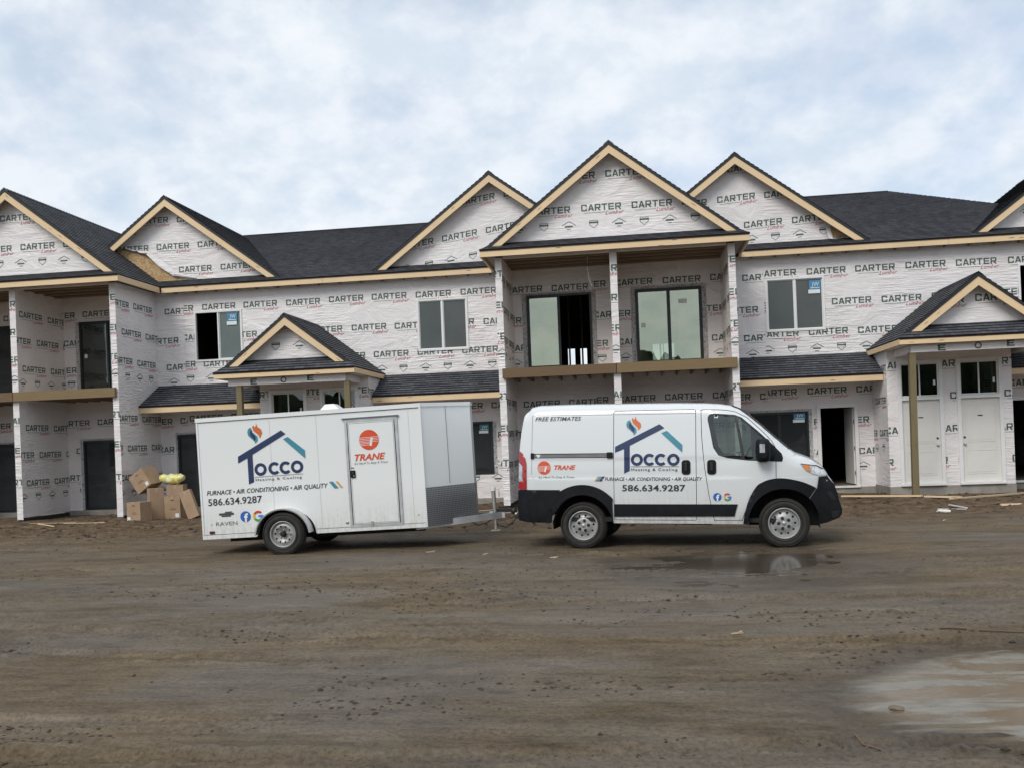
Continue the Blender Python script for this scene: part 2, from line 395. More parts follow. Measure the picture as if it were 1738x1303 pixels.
def stuff(o): o['kind'] = 'stuff'; return o

# 2D polygon tools
def clip_half(P, a, b, c):
    """keep a*x+b*y<=c"""
    out = []
    for i in range(len(P)):
        p, q = P[i], P[(i + 1) % len(P)]
        dp, dq = a * p[0] + b * p[1] - c, a * q[0] + b * q[1] - c
        if dp <= 1e-9: out.append(p)
        if (dp < -1e-9 and dq > 1e-9) or (dp > 1e-9 and dq < -1e-9):
            t = dp / (dp - dq); out.append((p[0] + (q[0] - p[0]) * t, p[1] + (q[1] - p[1]) * t))
    return out
def area(P): return 0.5 * sum(P[i][0] * P[(i + 1) % len(P)][1] - P[(i + 1) % len(P)][0] * P[i][1] for i in range(len(P)))
def clip_convex(P, C):
    for i in range(len(C)):
        p, q = C[i], C[(i + 1) % len(C)]
        P = clip_half(P, q[1] - p[1], -(q[0] - p[0]), (q[1] - p[1]) * p[0] - (q[0] - p[0]) * p[1])
        if len(P) < 3: return []
    return P
def minus_rect(P, r):
    x0, z0, x1, z1 = r; xs = [p[0] for p in P]; zs = [p[1] for p in P]
    if max(xs) <= x0 or min(xs) >= x1 or max(zs) <= z0 or min(zs) >= z1: return [P]
    out = [clip_half(P, 1, 0, x0), clip_half(P, -1, 0, -x1)]
    mid = clip_half(clip_half(P, -1, 0, -x0), 1, 0, x1)
    if len(mid) >= 3: out += [clip_half(mid, 0, 1, z0), clip_half(mid, 0, -1, -z1)]
    return [q for q in out if len(q) >= 3 and abs(area(q)) > 1e-7]
def minus_rects(P, rs):
    L = [P]
    for r in rs: L = [q for p in L for q in minus_rect(p, r)]
    return L

# lettering ----------------------------------------------------------
_tcache = {}
def text2d(s, bold=0.0, shear=0.0, res=2, spacing=1.0):
    """filled lettering: list of polygons, x from 0 to w, cap height 1"""
    key = (s, bold, shear, res, spacing)
    if key in _tcache: return _tcache[key]
    c = bpy.data.curves.new('t', 'FONT'); c.body = s; c.offset = bold; c.shear = shear; c.resolution_u = res
    c.dimensions = '2D'; c.fill_mode = 'BOTH'; c.space_character = spacing
    o = bpy.data.objects.new('t', c)
    me = bpy.data.meshes.new_from_object(o)
    P = [[(me.vertices[i].co.x, me.vertices[i].co.y) for i in f.vertices] for f in me.polygons]
    bpy.data.objects.remove(o); bpy.data.curves.remove(c); bpy.data.meshes.remove(me)
    cap = 0.729 if bold == 0 else 0.729 + bold
    x0 = min(p[0] for q in P for p in q); x1 = max(p[0] for q in P for p in q)
    P = [[((p[0] - x0), p[1]) for p in q] for q in P]
    seen = set(); Q = []
    for q in P:
        if abs(area(q)) < 1e-9: continue
        if area(q) < 0: q = q[::-1]
        k = (round(sum(p[0] for p in q) / len(q), 5), round(sum(p[1] for p in q) / len(q), 5))
        if k in seen: continue
        seen.add(k); Q.append([(p[0], p[1] / cap) for p in q])
    _tcache[key] = (Q, x1 - x0); return _tcache[key]
def fit_text(s, p0, p1, cap, **kw):
    """lettering from p0 to p1 (baseline ends), given cap height"""
    P, w = text2d(s, **kw); dx, dz = p1[0] - p0[0], p1[1] - p0[1]
    return [[(p0[0] + dx * p[0] / w, p0[1] + dz * p[0] / w + p[1] * cap) for p in q] for q in P]
def ring(cx, cz, ro, ri, a0=0, a1=360, n=28):
    out = []
    for i in range(n):
        a, b = R(a0 + (a1 - a0) * i / n), R(a0 + (a1 - a0) * (i + 1) / n)
        out.append([(cx + ri * math.cos(a), cz + ri * math.sin(a)), (cx + ro * math.cos(a), cz + ro * math.sin(a)),
                    (cx + ro * math.cos(b), cz + ro * math.sin(b)), (cx + ri * math.cos(b), cz + ri * math.sin(b))])
    return out
def disc(cx, cz, r, n=32): return [[(cx + r * math.cos(2 * math.pi * i / n), cz + r * math.sin(2 * math.pi * i / n)) for i in range(n)]]
def fill(poly):
    """triangles of a simple polygon"""
    r = delaunay_2d_cdt([Vector(p) for p in poly], [(i, (i + 1) % len(poly)) for i in range(len(poly))], [], 0, 1e-6)
    V, F = r[0], r[2]; out = []
    for f in F:
        c = (sum(V[i][0] for i in f) / len(f), sum(V[i][1] for i in f) / len(f))
        if inside(c, poly): out.append([(V[i][0], V[i][1]) for i in f])
    return out
def inside(p, poly):
    x, y = p; r = False; j = len(poly) - 1
    for i in range(len(poly)):
        xi, yi = poly[i]; xj, yj = poly[j]
        if (yi > y) != (yj > y) and x < (xj - xi) * (y - yi) / (yj - yi) + xi: r = not r
        j = i
    return r
def rrect(x0, z0, x1, z1, r, n=5):
    P = []
    for cx, cz, a in ((x1 - r, z0 + r, -90), (x1 - r, z1 - r, 0), (x0 + r, z1 - r, 90), (x0 + r, z0 + r, 180)):
        P += [(cx + r * math.cos(R(a + 90 * k / n)), cz + r * math.sin(R(a + 90 * k / n))) for k in range(n + 1)]
    return P

# wide lettering of the house wrap, drawn as butted strokes in a unit cell
def _r(x0, y0, x1, y1): return [(x0, y0), (x1, y0), (x1, y1), (x0, y1)]
_C = [[(0, .08), (.07, 0), (.23, 0), (.23, 1), (.07, 1), (0, .92)], _r(.23, .81, .95, 1), _r(.23, 0, .95, .19), _r(.72, .64, .95, .81), _r(.72, .19, .95, .36)]
_A = [[(0, 0), (.24, 0), (.5, .72), (.5, 1), (.36, 1)], [(1, 0), (.64, 1), (.5, 1), (.5, .72), (.76, 0)], [(.312, .2), (.688, .2), (.626, .37), (.374, .37)]]
_RR = [_r(0, 0, .23, 1), _r(.23, .81, .73, 1), [(.73, .35), (.88, .35), (.95, .43), (.95, .92), (.88, 1), (.73, 1)], _r(.23, .35, .73, .54), [(.42, .35), (.70, .0), (.98, 0), (.70, .35)]]
_RR[-1] = [(.70, 0), (.98, 0), (.70, .35), (.42, .35)]
_T = [_r(0, .81, .95, 1), _r(.36, 0, .59, .81)]
_E = [_r(0, 0, .23, 1), _r(.23, .81, .92, 1), _r(.23, .40, .88, .59), _r(.23, 0, .92, .19)]
WORD_W, WORD_H, WORD_PITCH = 1.02, 0.165, 1.256
def wrap_word():
    out = []; cell = WORD_W / 6.0
    for k, g in enumerate((_C, _A, _RR, _T, _E, _RR)):
        for p in g: out.append((0, [(k * cell + x * cell * 0.90, y * WORD_H) for x, y in p]))
    out.append((0, _r(0.06, -0.052, 0.60, -0.044)))
    for q in fit_text('Lumber', (0.60, -0.115), (1.06, -0.105), 0.105, shear=0.45, res=1): out.append((1, q))
    return out
def stroke(a, b, w):
    dx, dy = b[0] - a[0], b[1] - a[1]; l = math.hypot(dx, dy); nx, ny = -dy / l * w / 2, dx / l * w / 2
    return [(a[0] - nx, a[1] - ny), (b[0] - nx, b[1] - ny), (b[0] + nx, b[1] + ny), (a[0] + nx, a[1] + ny)]
def icon_house():
    return [(0, stroke((-.17, .0), (0, .10), .016)), (0, stroke((.008, .104), (.17, .0), .016)), (0, _r(-.10, -.045, .10, -.005)), (0, _r(-.05, -.10, .05, -.085))]
def icon_shield():
    q = [(-.10, .09), (.10, .09), (.10, -.02), (0, -.10), (-.10, -.02)]
    return [(0, stroke(q[i], q[(i + 1) % 5], .012)) for i in range(5)] + [(0, _r(-.115, .02, .115, .06))]

class Wall:
    """flat wrapped wall: origin o, unit direction u along it, normal n out of it; 2D convex outline in (s, z)"""
    def __init__(s, name, o, u, outline, holes=(), parent=None, material=None, reveal=0.12):
        s.o = Vector(o); s.u = Vector(u).normalized(); s.n = s.u.cross(Vector((0, 0, 1))); s.name = name
        s.outline = outline if area(outline) > 0 else outline[::-1]; s.holes = list(holes); s.P = []
        mb = MB()
        for q in minus_rects(s.outline, s.holes): mb.poly([s.at(p) for p in q])
        if reveal:
            for x0, z0, x1, z1 in s.holes:
                for a, b in (((x0, z0), (x1, z0)), ((x1, z0), (x1, z1)), ((x1, z1), (x0, z1)), ((x0, z1), (x0, z0))):
                    mb.poly([s.at(a), s.at(b), s.at(b, -reveal), s.at(a, -reveal)])
        s.ob = mb.build(name, material or WRAP, parent)
    def at(s, p, off=0.0): return s.o + s.u * p[0] + Vector((0, 0, p[1])) + s.n * off
    def put(s, polys, x, z, slope=0.0, block=()):
        for mi, q in polys:
            q = [(x + a, z + b + slope * a) for a, b in q]
            if area(q) < 0: q = q[::-1]
            if not all(inside(p, s.outline) for p in q):
                q = clip_convex(q, s.outline)
                if len(q) < 3 or abs(area(q)) < 1e-6: continue
            for r in minus_rects(q, s.holes + list(block)): s.P.append((mi, r))
    def rows(s, rows, icons=(), slope=0.0, block=(), jit=0.012):
        """rows: (z, phase); icons: (z, phase)"""
        x0 = min(p[0] for p in s.outline); x1 = max(p[0] for p in s.outline); xm = (x0 + x1) / 2
        for z, ph in rows:
            k0 = math.floor((x0 - 1.2 - ph) / WORD_PITCH); k1 = math.ceil((x1 - ph) / WORD_PITCH)
            for k in range(k0, k1 + 1):
                x = ph + k * WORD_PITCH; s.put(WORD, x + rng.uniform(-jit, jit), z + slope * (x - xm) + rng.uniform(-jit, jit), slope, block)
        for z, ph in icons:
            k0 = math.floor((x0 - .3 - ph) / (WORD_PITCH / 2)); k1 = math.ceil((x1 + .3 - ph) / (WORD_PITCH / 2))
            for k in range(k0, k1 + 1):
                x = ph + k * WORD_PITCH / 2; s.put(ICONS[k % 2], x, z + slope * (x - xm), slope, block)
    def done(s):
        if not s.P: return
        mb = MB()
        for mi, q in s.P: mb.poly([s.at(p, 0.005) for p in q], mi)
        stuff(mb.build('printed_lettering', [INK_G, INK_R], s.ob))
WORD = wrap_word(); ICONS = [icon_house(), icon_shield()]

# roof plane with stepped shingle courses
COURSE = 0.143
def roof_plane(pts, parent, deck=0.03):
    pts = [Vector(p) for p in pts]; o = pts[0]; e = (pts[1] - o).normalized()
    n = e.cross(pts[-1] - o).normalized(); 
    if n.z < 0: n = -n
    u = n.cross(e).normalized()
    P = [((p - o).dot(e), (p - o).dot(u)) for p in pts]
    if area(P) < 0: P = P[::-1]
    mb = MB(); t0 = min(p[1] for p in P); t1 = max(p[1] for p in P); ru = rng.random() * 5
    k = 0
    while t0 + k * COURSE < t1 - 1e-4:
        a, b = t0 + k * COURSE, t0 + (k + 1) * COURSE
        q = clip_half(clip_half(P, 0, -1, -a), 0, 1, b)
        if len(q) >= 3:
            h = lambda p: 0.004 + 0.016 * (1 - (p[1] - a) / COURSE)
            at = lambda p, hh: o + e * p[0] + u * p[1] + n * hh
            mb.poly([at(p, h(p)) for p in q], 0, [(p[0] + ru, k * COURSE + (p[1] - a) * 0.999 + 1e-4) for p in q])
            for i in range(len(q)):
                p, r = q[i], q[(i + 1) % len(q)]
                if abs(p[1] - a) < 1e-6 and abs(r[1] - a) < 1e-6:
                    mb.poly([at(p, 0.0), at(r, 0.0), at(r, h(r)), at(p, h(p))], 0, [(p[0], 0.001)] * 4)
        k += 1
    sh = stuff(mb.build('shingles', SHINGLE, parent))
    db = MB(); T = [o + e * p[0] + u * p[1] - n * 0.002 for p in P]; B = [t - n * deck for t in T]; m = len(P)
    db.add(T + B, [list(range(m)), list(range(m, 2 * m))[::-1]]); db.add(T + B, [(i, m + i, m + (i + 1) % m, (i + 1) % m) for i in range(m)], 1)
    db.build('roof_deck', [FRAMEW, DRIP], parent)
    return sh

# ------------------------------------------------------------------ ground
_nt = {}
def vnoise(x, y, seed):
    if seed not in _nt: _nt[seed] = np.random.RandomState(seed).rand(256, 256)
    r = _nt[seed]; xi = np.floor(x).astype(int); yi = np.floor(y).astype(int)
    fx = x - xi; fy = y - yi; fx = fx * fx * (3 - 2 * fx); fy = fy * fy * (3 - 2 * fy)
    g = lambda i, j: r[i % 256, j % 256]
    return (g(xi, yi) * (1 - fx) + g(xi + 1, yi) * fx) * (1 - fy) + (g(xi, yi + 1) * (1 - fx) + g(xi + 1, yi + 1) * fx) * fy - 0.5
def sstep(a, b, x): t = np.clip((x - a) / (b - a), 0, 1); return t * t * (3 - 2 * t)
def ell(x, y, cx, cy, rx, ry, rot):
    c, s = math.cos(rot), math.sin(rot); dx, dy = x - cx, y - cy
    return ((dx * c + dy * s) / rx) ** 2 + ((-dx * s + dy * c) / ry) ** 2
def dirt_mask(x, y): return sstep(17.4, 19.2, y + 1.6 * vnoise(x * 0.25 + 9, y * 0.1, 3) + 0.5 * vnoise(x * 1.1, y * 1.1, 4) - 0.05 * x)
RUTS = [(5.05, .05, .006, 0.2), (5.75, .05, .006, 0.2), (6.9, -.10, .010, 1.1), (7.75, -.10, .010, 1.1), (8.9, .03, -.006, 2.0), (9.7, .03, -.006, 2.0), (11.3, -.02, .004, .5), (12.5, -.03, .004, .7), (13.6, .0, .003, 1.5), (16.0, .04, .004, .3), (17.1, .02, .004, .9)]
def ruts(x, y):
    """tyre tracks: pressed bands with tread bars and squeezed-up edges"""
    h = np.zeros_like(x)
    for k, (y0, a, b, ph) in enumerate(RUTS):
        d = y - (y0 + a * x + b * x * x + .10 * np.sin(x * .5 + ph)); w = .13
        on = sstep(-.25, .15, vnoise(x * .22 + 7 * k, x * 0 + k * 3.3, 50 + k))
        band = sstep(w, w * .55, np.abs(d)); edge = np.exp(-((np.abs(d) - w * 1.15) / .035) ** 2)
        tread = np.where(((x * 11 + np.abs(d) * 22) % 1.0) < .45, 1.0, 0.0)
        h += on * (-.028 * band + .014 * band * tread + .024 * edge * (1 + 1.6 * vnoise(x * 9, y * 9, 60 + k)))
    return h
def ground_h(x, y):
    x = np.asarray(x, float); y = np.asarray(y, float)
    h = 0.020 * vnoise(x * 0.30, y * 0.8, 1) + 0.014 * vnoise(x * 0.9 + .3 * y, y * 3.4, 2) + 0.009 * vnoise(x * 4.5, y * 8, 5) + 0.006 * vnoise(x * 13, y * 16, 6)
    fade = sstep(120, 60, np.hypot(x, y)); h = (h + ruts(x, y) * sstep(20, 17.5, y)) * fade
    lump = vnoise(x * 0.5, y * 1.6, 31)
    h += (sstep(0.0, 0.3, lump) * 0.034 * np.abs(vnoise(x * 10, y * 13, 32)) * 2) * fade * sstep(14, 11, y)
    d = dirt_mask(x, y) * fade
    h += d * (0.15 * vnoise(x * 0.8, y * 1.1, 7) + 0.065 * vnoise(x * 2.7, y * 3.2, 8) + 0.035 * np.abs(vnoise(x * 7, y * 8, 9)) * 2 + 0.018 * vnoise(x * 17, y * 17, 10))
    h = h * (1 - .55 * sstep(21.5, 23.5, y)) - .03 * sstep(21, 23, y) * sstep(-12, -2, x)
    h -= 0.055 * np.exp(-ell(x, y, 2.95, 6.42, 1.75, 1.05, 0.35) ** 2 * 0.8)
    h -= 0.026 * np.exp(-ell(x, y, 1.35, 12.2, 1.7, 1.8, 0.1)) * (1 + 1.2 * vnoise(x * 2.2, y * 2.2, 41))
    for wx in (-0.86, 2.09): h -= 0.012 * np.exp(-(((x - wx) / 0.4) ** 2 + ((y - 14.3) / 0.5) ** 2))
    return h
def gz(x, y): return float(ground_h(np.array([x]), np.array([y]))[0])
PUDDLES = [(2.95, 6.42, 2.15, 1.30, 0.35), (1.35, 12.2, 1.9, 1.9, 0.1)]
def spot(N, L, cx, cy, rx, ry, rot, amp):
    """1 in the middle of the ellipse, 0 at its ragged rim"""
    tc = N.new('ShaderNodeTexCoord'); mp = N.new('ShaderNodeMapping'); mp.vector_type = 'TEXTURE'
    mp.inputs['Location'].default_value = (cx, cy, 0); mp.inputs['Rotation'].default_value = (0, 0, rot); mp.inputs['Scale'].default_value = (rx, ry, 1e3)
    L.new(tc.outputs['Object'], mp.inputs[0])
    g = N.new('ShaderNodeTexGradient'); g.gradient_type = 'SPHERICAL'; L.new(mp.outputs[0], g.inputs[0])
    n = noise(N, L, tex(N, L, scale=(.7, 1.3, 1)), 1.7, 5, 0.6, .4)
    return math_(N, L, 'ADD', g.outputs['Fac'], math_(N, L, 'MULTIPLY', math_(N, L, 'SUBTRACT', n, 0.5), amp * 2))
def m_ground():
    m, N, L, b = mat('wet_mud'); setp(b, (0.15, 0.12, 0.09), 0.6)
    v = tex(N, L); st = tex(N, L, scale=(0.22, 1.0, 1.0), rot=(0, 0, R(3)))
    streak = noise(N, L, st, 1.5, 7, 0.62, 0.6); broad = noise(N, L, tex(N, L, scale=(0.3, 0.55, 1)), 0.55, 4, 0.5, 0.5)
    fine = noise(N, L, v, 30, 5, 0.75); mid = noise(N, L, tex(N, L, scale=(.6, 1, 1)), 4.5, 6, 0.68)
    b.inputs['Specular IOR Level'].default_value = 0.20
    brown = ramp(N, L, streak, [(0.30, (0.084, 0.061, 0.037)), (0.50, (0.134, 0.101, 0.063)), (0.70, (0.170, 0.132, 0.086))])
    grey = ramp(N, L, noise(N, L, tex(N, L, scale=(0.35, 1.6, 1.0)), 1.1, 5, 0.6, 0.4), [(0.3, (0.094, 0.075, 0.055)), (0.7, (0.152, 0.126, 0.096))])
    thin = noise(N, L, tex(N, L, scale=(0.6, 9.0, 1.0), rot=(0, 0, R(2))), 1.6, 5, 0.65, 0.3)
    wetf = ramp(N, L, math_(N, L, 'ADD', math_(N, L, 'MULTIPLY', broad, 0.62), math_(N, L, 'MULTIPLY', streak, 0.38)), [(0.44, 0.0), (0.56, 1.0)], True)
    sp = N.new('ShaderNodeSeparateXYZ'); L.new(v, sp.inputs[0])
    # drier, browner soil by the building, greyer packed clay where the traffic runs
    mr = N.new('ShaderNodeMapRange'); mr.inputs['From Min'].default_value = 16.8; mr.inputs['From Max'].default_value = 19.0; mr.interpolation_type = 'SMOOTHSTEP'
    L.new(math_(N, L, 'ADD', sp.outputs[1], math_(N, L, 'MULTIPLY', math_(N, L, 'SUBTRACT', mid, 0.5), 3.0)), mr.inputs[0])
    soil = ramp(N, L, mid, [(0.3, (0.070, 0.045, 0.026)), (0.55, (0.130, 0.090, 0.055)), (0.75, (0.200, 0.148, 0.095))])
    col = mixc(N, L, mr.outputs[0], mixc(N, L, wetf, brown, grey), soil)
    col = mixc(N, L, 1.0, col, ramp(N, L, fine, [(0.28, 0.42), (0.48, 0.98), (0.75, 1.42)]), 'MULTIPLY')
    col = mixc(N, L, 1.0, col, ramp(N, L, mid, [(0.28, 0.62), (0.48, 1.0), (0.75, 1.20)]), 'MULTIPLY')
    col = mixc(N, L, 1.0, col, ramp(N, L, thin, [(0.30, 0.80), (0.5, 1.0), (0.70, 1.17)]), 'MULTIPLY')
    crumb = N.new('ShaderNodeTexVoronoi'); crumb.inputs['Scale'].default_value = 20; L.new(tex(N, L, scale=(.75, 1, 1)), crumb.inputs[0])
    cm = math_(N, L, 'MULTIPLY', ramp(N, L, crumb.outputs['Distance'], [(0.14, 1.0), (0.30, 0.0)]), ramp(N, L, mid, [(0.56, 0.0), (0.64, 1.0)]))
    col = mixc(N, L, math_(N, L, 'MULTIPLY', cm, 0.42), col, (0.040, 0.029, 0.020))
    L.new(col, b.inputs['Base Color'])
    rg = mixc(N, L, mr.outputs[0], ramp(N, L, wetf, [(0.0, 0.85), (1.0, 0.55)]), (0.9, 0.9, 0.9))
    for cx, cy, rx, ry, rot in PUDDLES:
        g = spot(N, L, cx, cy, rx * 1.25, ry * 1.3, rot, 0.30)
        w_ = ramp(N, L, g, [(0.02, 0.0), (0.30, 1.0)], True)
        col = mixc(N, L, math_(N, L, 'MULTIPLY', w_, 0.75), col, mixc(N, L, 1.0, col, (0.52, 0.50, 0.48), 'MULTIPLY'))
        rg = mixc(N, L, math_(N, L, 'MULTIPLY', w_, 0.8), rg, (0.30, 0.30, 0.30))
    L.new(col, b.inputs['Base Color']); L.new(rg, b.inputs['Roughness'])
    n1 = bump(N, L, math_(N, L, 'ADD', math_(N, L, 'ADD', mid, math_(N, L, 'MULTIPLY', cm, 0.2)), streak), 0.7, 0.04, None); bump(N, L, fine, 0.8, 0.012, b, n1)
    return m
MUD = m_ground()
def axis(segs):
    out = [segs[0][0]]
    for a, b, st in segs:
        n = max(1, round((b - a) / st)); out += [a + (b - a) * (i + 1) / n for i in range(n)]
    return np.array(out)
def make_ground():
    xs = axis([(-1500, -300, 300), (-300, -60, 40), (-60, -24, 6), (-24, -15, .3), (-15, -4, .07), (-4, 4.2, .028), (4.2, 11, .07), (11, 20, .5), (20, 60, 8), (60, 300, 40), (300, 1500, 300)])
    ys = axis([(-1500, -300, 300), (-300, -60, 40), (-60, 0, 6), (0, 4, .4), (4, 9.5, .026), (9.5, 14.8, .05), (14.8, 18, .08), (18, 26.5, .055), (26.5, 60, 4), (60, 300, 40), (300, 1500, 300)])
    X, Y = np.meshgrid(xs, ys); Z = ground_h(X, Y); nx, ny = len(xs), len(ys)
    V = np.stack([X.ravel(), Y.ravel(), Z.ravel()], 1)
    i = np.arange((ny - 1) * nx).reshape(ny - 1, nx)[:, :-1].ravel()
    F = np.stack([i, i + 1, i + nx + 1, i + nx], 1)
    me = bpy.data.meshes.new('ground'); me.vertices.add(len(V)); me.vertices.foreach_set('co', V.ravel())
    me.loops.add(F.size); me.loops.foreach_set('vertex_index', F.ravel()); me.polygons.add(len(F))
    me.polygons.foreach_set('loop_start', np.arange(0, F.size, 4)); me.polygons.foreach_set('use_smooth', np.ones(len(F), bool))
    me.update(calc_edges=True); me.materials.append(MUD)
    o = bpy.data.objects.new('ground', me); COL.objects.link(o); return structure(o)
make_ground()
def m_puddle(name, silt, P):
    m, N, L, b = mat(name); setp(b, (0.16, 0.125, 0.085), 0.06, spec=0.5)
    v = tex(N, L, scale=(0.8, 1.5, 1))
    if silt:
        f = noise(N, L, tex(N, L, scale=(0.55, 1.7, 1), rot=(0, 0, R(-12))), 1.9, 8, 0.66, 1.1)
        k = ramp(N, L, f, [(0.49, 0.0), (0.56, 1.0)])
        col = mixc(N, L, k, (0.160, 0.122, 0.078), ramp(N, L, noise(N, L, v, 7, 5, 0.6), [(0.3, (0.15, 0.133, 0.10)), (0.7, (0.255, 0.238, 0.20))]))
        L.new(col, b.inputs['Base Color']); L.new(ramp(N, L, f, [(0.46, 0.10), (0.52, 0.32)]), b.inputs['Roughness'])
        bump(N, L, k, 0.2, 0.004, b)
    else:
        L.new(ramp(N, L, noise(N, L, v, 1.2, 4), [(0.3, (0.060, 0.047, 0.034)), (0.7, (0.085, 0.068, 0.050))]), b.inputs['Base Color'])
        b.inputs['Roughness'].default_value = 0.12; b.inputs['Specular IOR Level'].default_value = 0.45; bump(N, L, noise(N, L, v, 5, 3), 0.10, 0.008, b)
    g = spot(N, L, *P, 0.22); L.new(ramp(N, L, g, [(0.03, 0.0), (0.34 if silt else 0.36, 1.0)], True), b.inputs['Alpha'])
    return m
def puddle(name, m, cx, cy, rx, ry, z):
    mb = MB(); n = 40; mb.poly([(cx + rx * math.cos(2 * math.pi * i / n), cy + ry * math.sin(2 * math.pi * i / n), z) for i in range(n)])
    return structure(mb.build(name, m))
puddle('silty_puddle', m_puddle('silty_puddle_water', True, PUDDLES[0]), 2.95, 6.42, 2.9, 2.1, -0.0165)
puddle('dark_puddle', m_puddle('muddy_water', False, PUDDLES[1]), 1.35, 12.2, 2.6, 2.6, -0.0145)

# ------------------------------------------------------------------ the building
YM, YW, YP = 25.73, 23.58, 24.30          # main wall, front of the wings, portico wall
EAVE = 6.46
BLD = thing('apartment_building', 'long two-storey apartment building under construction, wrapped in printed white house wrap', 'building', (0, 0, 0))
YB = 38.0

def window_unit(x0, z0, x1, z1, y, frame, panes, w=0.05, kind='window', mullion=True, proud=0.025, sticker=None, slide=0.5):
    """slider window in the opening: panes = materials of left and right light (None = open)"""
    o = MB(); d = 0.09
    for a, b, c, e in ((x0, z0, x1, z0 + w), (x0, z1 - w, x1, z1), (x0, z0 + w, x0 + w, z1 - w), (x1 - w, z0 + w, x1, z1 - w)):
        o.box(((a + c) / 2, y - proud + d / 2, (b + e) / 2), (c - a, d, e - b))
    xm = x0 + (x1 - x0) * slide
    root = o.build(kind, frame, BLD)
    if mullion:
        MB().box((xm, y + 0.012, (z0 + z1) / 2), (w * 0.8, 0.05, z1 - z0 - 2 * w - 0.002)).build('mullion', frame, root)
    for k, (a, b) in enumerate(((x0 + w, xm - w * .4), (xm + w * .4, x1 - w))):
        m = panes[k]
        if m is None: continue
        yy = y + (0.03 if k else 0.018)
        MB().box(((a + b) / 2, yy, (z0 + z1) / 2), (b - a - .002, 0.008, z1 - z0 - 2 * w - .002)).build('pane', m, root)
        s = MB(); t = 0.022
        for p in ((a + .001, z0 + w + .001, b - .001, z0 + w + t), (a + .001, z1 - w - t, b - .001, z1 - w - .001), (a + .001, z0 + w + t, a + t, z1 - w - t), (b - t, z0 + w + t, b - .001, z1 - w - t)):
            s.box(((p[0] + p[2]) / 2, yy, (p[1] + p[3]) / 2), (p[2] - p[0], 0.028, p[3] - p[1]))
        s.build('sash', frame, root)
    if sticker:
        sx, sz, sw, sh, bm = sticker; sy = y - 0.002
        s = MB(); s.box((sx + sw / 2, sy, sz + sh / 2), (sw, .003, sh), 0); s.box((sx + sw / 2 - .02, sy, sz - sh * .22), (sw, .003, sh * .42), 1)
        for q in fit_text('JW', (sx + sw * .25, sz + sh * .36), (sx + sw * .85, sz + sh * .36), sh * .48, res=1): s.poly([(p[0], sy - .004, p[1]) for p in q], 1)
        s.poly([(sx + sw * .12, sy - .004, sz + sh * .14), (sx + sw * .88, sy - .004, sz + sh * .14), (sx + sw * .88, sy - .004, sz + sh * .22), (sx + sw * .12, sy - .004, sz + sh * .22)], 1)
        s.build('sticker', [bm, STICKER_W], root)
    return root
def foil(x0, z0, x1, z1, y, sides='LRT', w=0.11):
    f = MB(); th = 0.008
    if 'L' in sides: f.box((x0 - w / 2, y - th / 2 - .006, (z0 + z1) / 2), (w, th, z1 - z0))
    if 'R' in sides: f.box((x1 + w / 2, y - th / 2 - .006, (z0 + z1) / 2), (w, th, z1 - z0))
    if 'T' in sides: f.box(((x0 + x1) / 2, y - th / 2 - .007, z1 + .03), (x1 - x0 + (2 * w), th, 0.055))
    f.build('foil_flashing', FOIL, BLD)
def grow(r, l=0.0, rr=0.0, t=0.0, b=0.0): return (r[0] - l, r[1] - b, r[2] + rr, r[3] + t)

# openings (x0, z0, x1, z1) in the main wall plane
WX = (-16.55, -0.36)                         # centre lines of the two wings
W1 = (-12.42, 4.29, -10.98, 5.73); W2 = (-5.87, 4.26, -4.44, 5.70); W3 = (3.59, 4.29, 5.11, 5.71); W4 = (9.93, 4.30, 11.36, 5.72)
PU = [(-18.97, 3.62, -17.19, 5.63), (-15.97, 3.62, -14.22, 5.62), (-2.80, 3.62, -1.02, 5.63), (0.16, 3.62, 1.93, 5.63)]
PLo = [(-18.97, .15, -17.19, 2.16), (-15.97, .15, -14.22, 2.16), (-2.80, .15, -1.02, 2.16), (0.16, .15, 1.93, 2.16)]
LW = [(-13.05, .15, -11.27, 2.23), (-5.30, .80, -3.86, 2.25), (3.08, .75, 4.58, 2.17)]
OD = (4.86, .17, 5.76, 2.25); OD2 = (9.55, .17, 11.0, 2.25)
PH = [(-9.80, .16, -7.08, 3.45), (6.38, .16, 9.00, 3.45)]      # wall left open inside the porticos
holes = [W1, W2, W3, W4] + PU + PLo + LW + [OD, OD2] + PH
X0, X1 = -22.5, 13.3
wings = [(cx - 3.0, cx + 3.0) for cx in WX]
